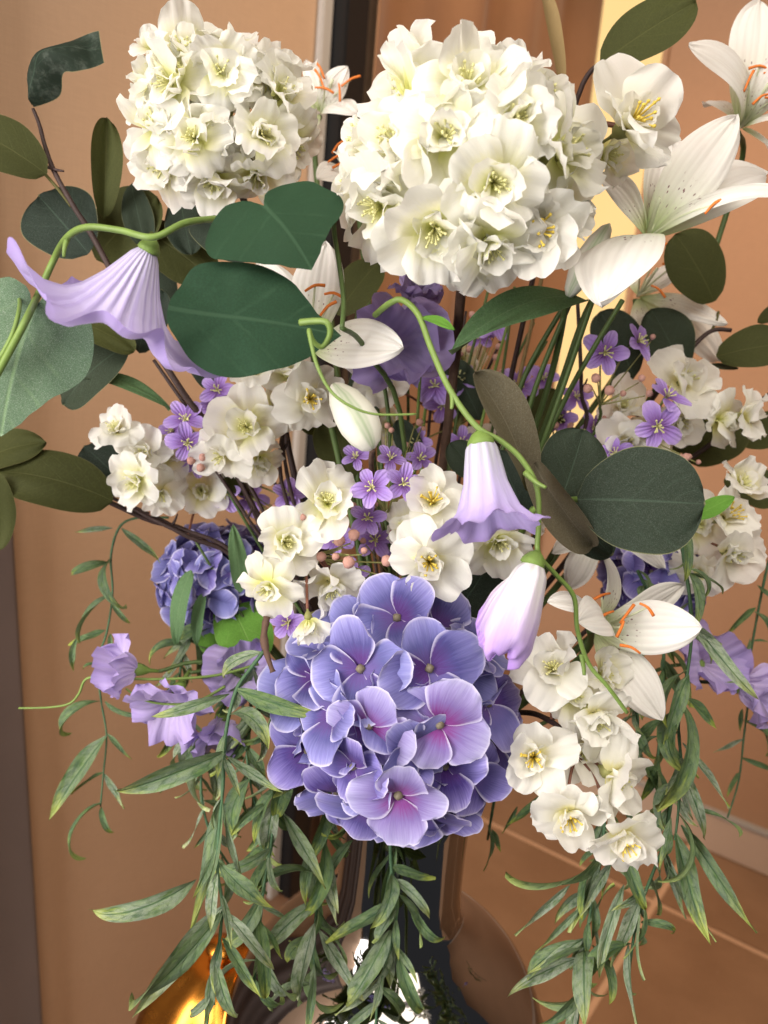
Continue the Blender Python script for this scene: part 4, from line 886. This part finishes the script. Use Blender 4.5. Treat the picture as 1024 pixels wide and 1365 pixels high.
spray('white blossoms under the lilac bell flower right of the centre', [(577, 672, .475, (-.1, .35, .9), 56, .85, 1), (572, 748, .465, (-.05, -.1, 1), 60, .95, 1), (662, 718, .485, (.1, -.35, .8), 56, .8, 0), (610, 700, .50, (.1, .1, .9), 46, .9, 0), (545, 705, .495, (-.3, .2, .8), 42, .9, 0)],
      [(600, 720, .51), (590, 780, .55)], 75)
spray('drooping white blossom spray on red twigs right of the hydrangea', [(738, 893, .455, (-.25, .35, .9), 62, .8, 0), (788, 952, .45, (.3, -.3, .8), 64, .75, 0), (775, 1000, .462, (.1, .1, .9), 52, .8, 0), (712, 1008, .445, (-.25, .15, .9), 60, .8, 1), (814, 1032, .445, (.4, -.2, .8), 62, .8, 0), (758, 1080, .435, (-.1, -.35, .9), 56, .8, 1), (828, 1112, .43, (.1, -.4, .9), 58, .85, 1), (760, 925, .46, (.2, .2, .9), 50, .9, 0), (800, 900, .47, (.4, .3, .7), 46, .8, 0)],
      [(772, 1010, .455), (760, 985, .46), (735, 962, .47), (700, 950, .50), (650, 960, .55)], 76)
spray('warm tinted white blossoms on the right above the big round leaf', [(905, 512, .57, (.3, .4, .8), 60, .8, 0), (835, 590, .565, (-.2, -.2, .9), 50, .95, 0), (870, 575, .58, (.1, .2, .9), 50, .95, 0), (900, 560, .58, (.3, -.3, .8), 44, .8, 0), (955, 560, .57, (.6, -.2, .5), 44, .6, 0), (990, 555, .56, (.7, .1, .6), 46, .7, 0), (830, 545, .585, (-.2, .3, .9), 44, .9, 0), (795, 600, .6, (-.2, .1, .9), 40, .9, 0)],
      [(880, 560, .59), (860, 610, .60), (760, 740, .61)], 77)
spray('white blossoms at the right edge beside the bright green leaf', [(965, 690, .55, (.3, .3, .8), 52, .85, 1), (970, 735, .545, (.2, -.3, .9), 52, .9, 0), (930, 760, .565, (-.2, -.3, .9), 46, .9, 0), (985, 650, .565, (.4, .5, .7), 44, .8, 0), (930, 700, .57, (-.2, .3, .9), 46, .9, 0)],
      [(925, 730, .58), (860, 770, .60)], 78, leaves=[(euc(M_FRESH, .42, e1=-25, seed=50, b=1.7, c=.8), (925, 690, .54), (980, 662, .53), (0, .4, .9), 1.0)])
spray('small white blossoms deep in the middle among the purple florets', [(615, 480, .62, (0, .2, .9), 36, .9, 0), (520, 570, .60, (-.2, .2, .9), 36, .9, 0), (640, 600, .60, (0, .2, .9), 36, .9, 0), (505, 510, .57, (0, -.2, .9), 40, .9, 0), (700, 690, .56, (0, -.1, 1), 36, .9, 0), (760, 700, .58, (.1, .2, 1), 36, .9, 0)], [(590, 560, .62), (570, 700, .61)], 79)

# ------------------------------------------------------------------ purple star flower sprays
def stars(label, fl, branch, seed, buds=()):
    g = random.Random(seed); t = thing('violet_spray', label, 'flower'); pts = [P(*q) for q in branch]
    stem_to_mouth(t, pts, .0010, .0018, M_DSTEM)
    for (x, y, d, face, sz) in fl:
        p = P(x, y, d); n = D(*face); star(t, p, n, px(sz * .82, d), g); q = min(pts, key=lambda k: (k - p).length)
        b = p - n * px(sz, d) * .55; line(t, 'pedicel', [b, b.lerp(q, .5) + CY * .002, q], .0006, .0008, M_CALD, 4, 5)
    for (x, y, d, sz, face) in buds:
        p = P(x, y, d); n = D(*face); bud(t, p, n, px(sz, d)); q = min(pts, key=lambda k: (k - p).length)
        line(t, 'pedicel', [p - n * px(sz, d) * .9, (p - n * px(sz, d)).lerp(q, .5), q], .0004, .0006, M_CALD, 3, 5)
    return t
def rbuds(g, cx, cy, d, n, sp, sz=9): return [(cx + U(g, -sp, sp), cy + U(g, -sp, sp), d + U(g, -.01, .01), U(g, sz * .7, sz * 1.2), (U(g, -.6, .6), U(g, -.3, .9), .6)) for _ in range(n)]
g = random.Random(90)
stars('two violet star flowers in the centre above the white blossoms', [(496, 650, .465, (-.1, .1, 1), 36), (537, 645, .47, (.25, .1, .9), 34), (490, 690, .49, (0, 0, 1), 32), (520, 612, .51, (.2, .4, .8), 28), (560, 612, .52, (.2, .3, .8), 28), (475, 610, .53, (-.2, .4, .8), 26)], [(515, 690, .50), (520, 740, .53)], 81, rbuds(g, 540, 600, .52, 10, 40, 8))
stars('violet star flowers with pink buds right of the centre', [(806, 470, .535, (0, -.15, 1), 40), (850, 456, .54, (.5, .3, .7), 34)], [(800, 540, .56), (780, 600, .58)], 82, [(795, 505, .53, 12, (-.4, .3, .8)), (785, 518, .53, 12, (-.7, 0, .7)), (812, 520, .53, 13, (0, -.3, .9)), (855, 505, .54, 9, (.2, .5, .8)), (870, 450, .54, 7, (.3, .8, .5)), (830, 525, .54, 8, (.3, .2, .8)), (865, 525, .54, 9, (.3, .2, .8))])
stars('violet star flower before the warm white blossoms at the right', [(876, 568, .53, (-.1, -.2, .95), 42), (888, 530, .535, (.3, .55, .6), 38), (820, 605, .55, (-.3, .2, .9), 30)], [(855, 580, .56), (800, 660, .58)], 83, rbuds(g, 910, 600, .55, 6, 24, 9))
stars('violet star flowers at the left beside pink buds', [(248, 560, .545, (.1, .3, .9), 34), (250, 590, .54, (.2, -.2, .9), 34), (232, 575, .555, (-.4, .3, .8), 28), (262, 615, .56, (.2, -.4, .8), 28)], [(275, 600, .56), (330, 700, .58)], 84, [(268, 623, .53, 11, (0, -.3, .9)), (256, 614, .53, 11, (-.3, 0, .9)), (270, 610, .53, 10, (.3, .2, .9))])
stars('small violet flowers deep in the middle under the largest blossom head', [(580, 515, .585, (-.2, .1, .9), 32), (612, 505, .59, (.1, .3, .9), 32), (590, 540, .59, (0, -.1, .9), 30), (660, 432, .60, (0, .3, .9), 32), (690, 515, .60, (.1, .2, .9), 34), (615, 590, .58, (.2, .1, .9), 30), (640, 450, .61, (-.3, .3, .8), 28), (555, 590, .57, (-.2, 0, .9), 28), (700, 570, .60, (.2, .3, .8), 26)], [(610, 570, .60), (575, 720, .60)], 85, rbuds(g, 615, 480, .6, 16, 60, 8))
stars('violet flowers among stems right of the middle', [(745, 560, .60, (0, .1, 1), 30), (768, 530, .60, (.1, .3, .9), 28), (760, 610, .595, (-.1, .1, .9), 30), (725, 505, .61, (-.2, .3, .9), 28), (790, 570, .59, (.2, .1, .9), 28)], [(745, 620, .61), (650, 780, .61)], 86, rbuds(g, 770, 590, .59, 8, 40, 8))
stars('dim violet flowers at the left behind the white lily', [(290, 520, .57, (0, 0, 1), 30), (285, 540, .575, (.1, -.3, .9), 28), (300, 660, .58, (0, .1, 1), 30), (335, 665, .59, (0, .1, 1), 30), (450, 720, .55, (0, .2, 1), 30), (385, 660, .57, (.1, .3, .9), 28)], [(310, 640, .59), (400, 780, .60)], 87, rbuds(g, 350, 650, .58, 8, 50, 7))
stars('small violet florets tucked behind the centre blossoms', [(500, 720, .52, (0, .1, 1), 36), (535, 740, .53, (.1, 0, 1), 34), (470, 770, .53, (-.1, .1, 1), 32), (620, 760, .53, (.1, .1, 1), 34), (690, 790, .54, (.2, .1, 1), 34), (650, 660, .53, (.2, .1, 1), 30), (385, 830, .53, (-.2, 0, 1), 32)], [(530, 780, .56), (540, 850, .58)], 88, rbuds(g, 500, 700, .50, 8, 30, 8))

# ------------------------------------------------------------------ trailing willow vines
def willow(label, path, n, lpx, seed, expl=(), frost=.7, twig=None, droop=1.0, rad=.0013):
    g = random.Random(seed); t = thing('willow_vine', label, 'vine', P(*path[0]))
    pts = smooth_path([P(*q) for q in path], 8)
    part('stem', tube('stem', pts, rad, rad * .6, M_WSTEM, 6, .12, seed), t)
    for (b, tp, k) in expl:
        leaf(t, g.choice(WI_P[k]), b, tp, (U(g, -.8, .8), U(g, -.2, .8), 1), U(g, .62, .92))
    d = path[0][2]
    for i in range(n):
        f = (i + .5 * g.random()) / n * (len(pts) - 2); k = int(f); p = pts[k].lerp(pts[k + 1], f - k)
        tan = (pts[k + 1] - pts[k]).normalized(); sd = 1 if i % 2 else -1
        yv = (tan * U(g, .2, 1.0) + V((0, 0, -1)) * U(g, -.15, .9) * droop + CX * sd * U(g, -.2, 1.1) + CB * U(g, -.7, .7)).normalized()
        L = px(lpx, d) * U(g, .5, 1.15); hint = D(U(g, -1.2, 1.2), U(g, -.5, .9), U(g, .1, 1))
        part('leaf', g.choice(WI_P[0 if g.random() < frost else 1]), t, frame(p, yv, hint, L * U(g, .75, 1.2), L, L))
    for q in (twig or []): line(t, 'twig', [P(*k) for k in q], .0026, .0016, M_CORK, 5, 7, .25)
    return t
willow('frosted willow vine hanging nearest on the left from a brown twig stub', [(352, 868, .475), (335, 890, .475), (316, 918, .47), (304, 960, .465), (299, 1000, .462), (297, 1050, .46), (292, 1110, .46), (290, 1160, .458), (296, 1205, .455), (292, 1260, .455), (282, 1320, .455), (272, 1400, .455)], 13, 72, 501,
       [((314, 918, .47), (438, 966, .445), 1), ((306, 925, .47), (200, 948, .47), 0), ((300, 1002, .462), (152, 1048, .455), 0), ((302, 1008, .462), (378, 1056, .46), 0), ((297, 1060, .46), (256, 1245, .45), 0), ((288, 1130, .46), (262, 1200, .455), 0), ((262, 1172, .456), (128, 1224, .45), 0), ((297, 1208, .455), (172, 1352, .44), 0), ((296, 1215, .455), (182, 1330, .46), 1), ((292, 1150, .46), (365, 1210, .455), 1), ((300, 1215, .455), (358, 1300, .46), 0), ((296, 1250, .455), (350, 1330, .455), 1), ((285, 1290, .455), (268, 1375, .45), 0), ((300, 1080, .46), (330, 1190, .465), 0)], .85,
       [[(356, 822, .475), (352, 848, .472), (356, 872, .468), (364, 896, .466)]])
willow('willow vine second from the front left hanging beside the nearest one', [(420, 960, .52), (390, 1010, .51), (368, 1060, .505), (362, 1120, .50), (352, 1180, .50), (346, 1240, .50), (338, 1320, .50)], 28, 76, 502, [((358, 1070, .505), (305, 1110, .50), 1), ((375, 1080, .505), (425, 1190, .495), 0), ((362, 1130, .5), (290, 1165, .5), 0), ((345, 1225, .50), (348, 1330, .49), 1)], .6)
willow('willow vine hanging just left of the vase neck', [(440, 1050, .54), (436, 1090, .53), (432, 1140, .525), (424, 1190, .52), (420, 1240, .52), (418, 1300, .52), (410, 1390, .52)], 23, 79, 503, [((434, 1110, .53), (404, 1180, .525), 0), ((432, 1120, .525), (402, 1225, .515), 1), ((470, 1120, .53), (440, 1180, .53), 1), ((424, 1200, .52), (352, 1265, .515), 0), ((420, 1230, .52), (408, 1340, .51), 0), ((425, 1240, .52), (482, 1335, .51), 0), ((420, 1290, .52), (405, 1390, .51), 1)], .6)
willow('short willow vine trailing over the front of the chrome vase', [(520, 1110, .53), (522, 1160, .53), (530, 1200, .525), (522, 1260, .525), (505, 1320, .525), (500, 1390, .525)], 19, 76, 504, [((528, 1130, .53), (520, 1240, .52), 1), ((530, 1200, .525), (436, 1260, .515), 1), ((520, 1240, .525), (470, 1340, .52), 0), ((508, 1310, .525), (446, 1352, .515), 0), ((530, 1270, .525), (560, 1345, .53), 1), ((548, 1205, .53), (590, 1250, .53), 1)], .5)
willow('willow vine behind the others on the left over the beige wall', [(340, 890, .57), (300, 940, .57), (275, 990, .57), (268, 1050, .57), (280, 1110, .57), (310, 1160, .57)], 23, 72, 505, frost=.6)
willow('willow vine in the shade under the left hydrangea', [(300, 820, .60), (255, 850, .60), (240, 900, .60), (250, 960, .60), (262, 1010, .60)], 25, 72, 506, frost=.4)
willow('willow tuft in the shade left of the front hydrangea', [(400, 880, .56), (350, 930, .56), (330, 990, .56), (335, 1050, .555), (350, 1110, .55)], 28, 72, 507, frost=.5)
willow('thin willow vine hanging alone at the far left before the wall', [(225, 690, .60), (185, 690, .60), (160, 702, .60), (148, 740, .60), (150, 790, .60), (143, 840, .60), (130, 885, .60), (135, 935, .60), (142, 980, .60), (138, 1030, .60), (134, 1075, .60)], 0, 70, 508,
       [((150, 704, .60), (100, 706, .6), 0), ((162, 704, .6), (212, 752, .6), 0), ((146, 750, .6), (102, 770, .6), 1), ((148, 746, .6), (176, 805, .595), 1), ((148, 792, .6), (105, 858, .595), 1), ((150, 805, .6), (172, 832, .6), 1), ((140, 840, .6), (92, 862, .6), 1), ((104, 850, .6), (98, 895, .6), 1), ((130, 885, .6), (112, 892, .6), 1), ((140, 935, .6), (200, 955, .6), 1), ((134, 935, .6), (98, 985, .6), 1), ((143, 980, .6), (62, 1090, .595), 0), ((143, 978, .6), (176, 1013, .6), 1), ((138, 1030, .6), (166, 1078, .6), 0), ((137, 1030, .6), (95, 1060, .6), 1), ((134, 1072, .6), (113, 1145, .595), 1), ((135, 1075, .6), (150, 1110, .6), 1), ((147, 845, .6), (150, 870, .6), 1)], .5, rad=.0010)
ten = thing('tendril_vine', 'thin curling yellow green tendril reaching left before the lilac flowers', 'vine', P(340, 880, .56))
line(ten, 'tendril', [P(345, 885, .56), P(290, 900, .555), P(230, 905, .55), P(180, 905, .548), P(140, 903, .546), P(115, 905, .546), P(105, 925, .546), P(92, 938, .546), P(65, 943, .546), P(25, 944, .546)], .0011, .0007, M_GSTEM, 6, 6)
line(ten, 'tendril', [P(300, 915, .54), P(260, 936, .54), P(215, 938, .54), P(185, 930, .54), P(168, 918, .54)], .0011, .0006, M_GSTEM, 6, 6)

willow('willow vine hanging nearest on the right beside the lily', [(905, 700, .50), (912, 745, .495), (920, 800, .49), (922, 850, .49), (915, 905, .488), (905, 960, .485), (908, 1020, .482), (905, 1075, .48), (900, 1120, .478)], 9, 77, 511,
       [((908, 705, .50), (908, 775, .49), 1), ((915, 760, .495), (928, 840, .485), 0), ((918, 765, .495), (963, 795, .5), 1), ((925, 830, .49), (1000, 938, .475), 0), ((918, 900, .488), (875, 1000, .48), 1), ((915, 930, .487), (955, 970, .49), 1), ((905, 930, .486), (870, 1075, .475), 1), ((910, 990, .484), (972, 1078, .475), 0), ((908, 1010, .482), (890, 1060, .48), 0), ((905, 1020, .482), (935, 1120, .475), 0), ((925, 1080, .478), (985, 1115, .475), 1), ((908, 1100, .478), (1012, 1242, .46), 0), ((900, 1110, .478), (950, 1260, .465), 1), ((895, 1090, .48), (880, 1160, .475), 0)], .5)
willow('willow vine below the drooping white blossoms on the right', [(800, 1060, .52), (806, 1100, .515), (800, 1150, .51), (790, 1200, .505), (782, 1250, .50), (775, 1300, .50), (768, 1390, .50)], 23, 77, 512,
       [((800, 1130, .51), (675, 1170, .50), 1), ((800, 1130, .51), (765, 1245, .50), 0), ((825, 1110, .505), (855, 1215, .49), 1), ((815, 1150, .505), (768, 1215, .495), 0), ((760, 1180, .51), (685, 1245, .505), 0), ((775, 1210, .50), (712, 1268, .495), 0), ((782, 1250, .50), (700, 1290, .49), 0), ((776, 1275, .50), (676, 1330, .49), 0), ((772, 1320, .50), (705, 1365, .49), 0), ((790, 1260, .50), (812, 1340, .49), 1), ((785, 1230, .5), (820, 1180, .5), 0)], .75)
willow('willow vine at the lower right reaching down over the brown tiles', [(900, 1040, .51), (893, 1080, .505), (885, 1125, .50), (868, 1170, .495), (855, 1205, .49), (845, 1250, .49), (838, 1300, .49)], 14, 77, 513,
       [((885, 1130, .50), (915, 1225, .495), 0), ((888, 1150, .50), (952, 1258, .49), 0), ((855, 1195, .49), (815, 1290, .485), 0), ((858, 1205, .49), (835, 1280, .48), 1), ((855, 1230, .49), (895, 1238, .49), 1), ((838, 1260, .49), (845, 1378, .48), 0), ((832, 1180, .495), (790, 1300, .485), 0)], .6)
willow('willow vine deep in the shade behind the front right lily', [(850, 760, .56), (880, 830, .555), (885, 900, .55), (880, 970, .545), (875, 1040, .54)], 25, 79, 514, frost=.35)
willow('short willow tuft under the lily beside the white blossoms', [(840, 900, .55), (850, 960, .545), (845, 1010, .54), (830, 1060, .53)], 14, 72, 515, frost=.5)
willow('yellow tipped willow vine hanging at the right frame edge', [(1040, 690, .62), (1022, 760, .62), (1008, 830, .62), (1000, 880, .62), (998, 930, .62), (992, 980, .62), (985, 1040, .62), (970, 1090, .62)], 0, 64, 516,
       [((1020, 745, .62), (990, 760, .62), 1), ((1008, 810, .62), (965, 845, .62), 1), ((1006, 815, .62), (1026, 850, .62), 1), ((1000, 850, .62), (978, 885, .615), 1), ((1002, 855, .62), (1028, 858, .62), 1), ((996, 935, .62), (1018, 1010, .615), 0), ((990, 945, .62), (985, 975, .62), 1), ((992, 985, .62), (950, 1002, .62), 0), ((988, 1010, .62), (1022, 1022, .62), 1), ((985, 1030, .62), (968, 1062, .615), 1), ((992, 960, .62), (1040, 1010, .615), 1), ((1010, 780, .62), (1040, 800, .62), 1)], .3, rad=.0011)
willow('few willow leaves showing behind the vase on the right', [(660, 1060, .60), (655, 1090, .60), (650, 1120, .60)], 0, 60, 517, [((650, 1100, .6), (648, 1160, .6), 1), ((655, 1105, .6), (668, 1135, .6), 1), ((690, 1075, .58), (668, 1110, .58), 1), ((620, 1100, .60), (618, 1150, .6), 1), ((720, 1060, .56), (680, 1105, .56), 1)], .2)
dl = thing('lance_leaf', 'dark slender leaves crossing before the left hydrangea', 'leaf', P(260, 700, .57))
for b, t in [((320, 790, .57), (310, 700, .57)), ((255, 760, .57), (235, 860, .565)), ((272, 790, .575), (262, 860, .575))]:
    leaf(dl, euc(M_LANCE, .24, e1=-30, seed=60, b=1.5, c=.8), b, t, (U(RNG, -.5, .5), .3, 1), 1.1)
stem_to_mouth(dl, [P(260, 720, .575), P(330, 830, .59)], .001, .0014)
tw = thing('bare_branch', 'dark bare twigs crossing the left side under the white blossoms', 'branch')
for q in [[(150, 664, .57), (230, 700, .57), (330, 755, .58)], [(270, 600, .56), (330, 690, .57), (400, 800, .59)], [(205, 480, .545), (262, 560, .55), (340, 660, .57)], [(325, 590, .57), (370, 650, .575), (430, 780, .59)], [(770, 400, .56), (775, 520, .57), (770, 600, .58)], [(372, 480, .53), (378, 600, .55), (400, 700, .57)]]:
    stem_to_mouth(tw, [P(*k) for k in q], .0012, .0018, M_TWIG, 'twig', knob=.12)
    p = P(*q[1]); line(tw, 'twig_bud', [p, p + D(.5, .8, .2) * .004, p + D(.5, 1, .2) * .009], .0014, .0005, M_TWIG, 3, 5)
st = thing('stem_bundle', 'green stems running down the middle into the vase', 'stem')
for i in range(16):
    x = 440 + i * 20; d = .575 + .012 * (i % 3)
    stem_to_mouth(st, [P(x + U(RNG, -14, 14), 400 + U(RNG, -20, 60), d), P(x * .7 + 160 + U(RNG, -10, 10), 560, d + .005), P(x * .45 + 295, 760, d + .01)], .0010, .0018, RNG.choice((M_DSTEM, M_DSTEM, M_TWIG, M_GSTEM)))
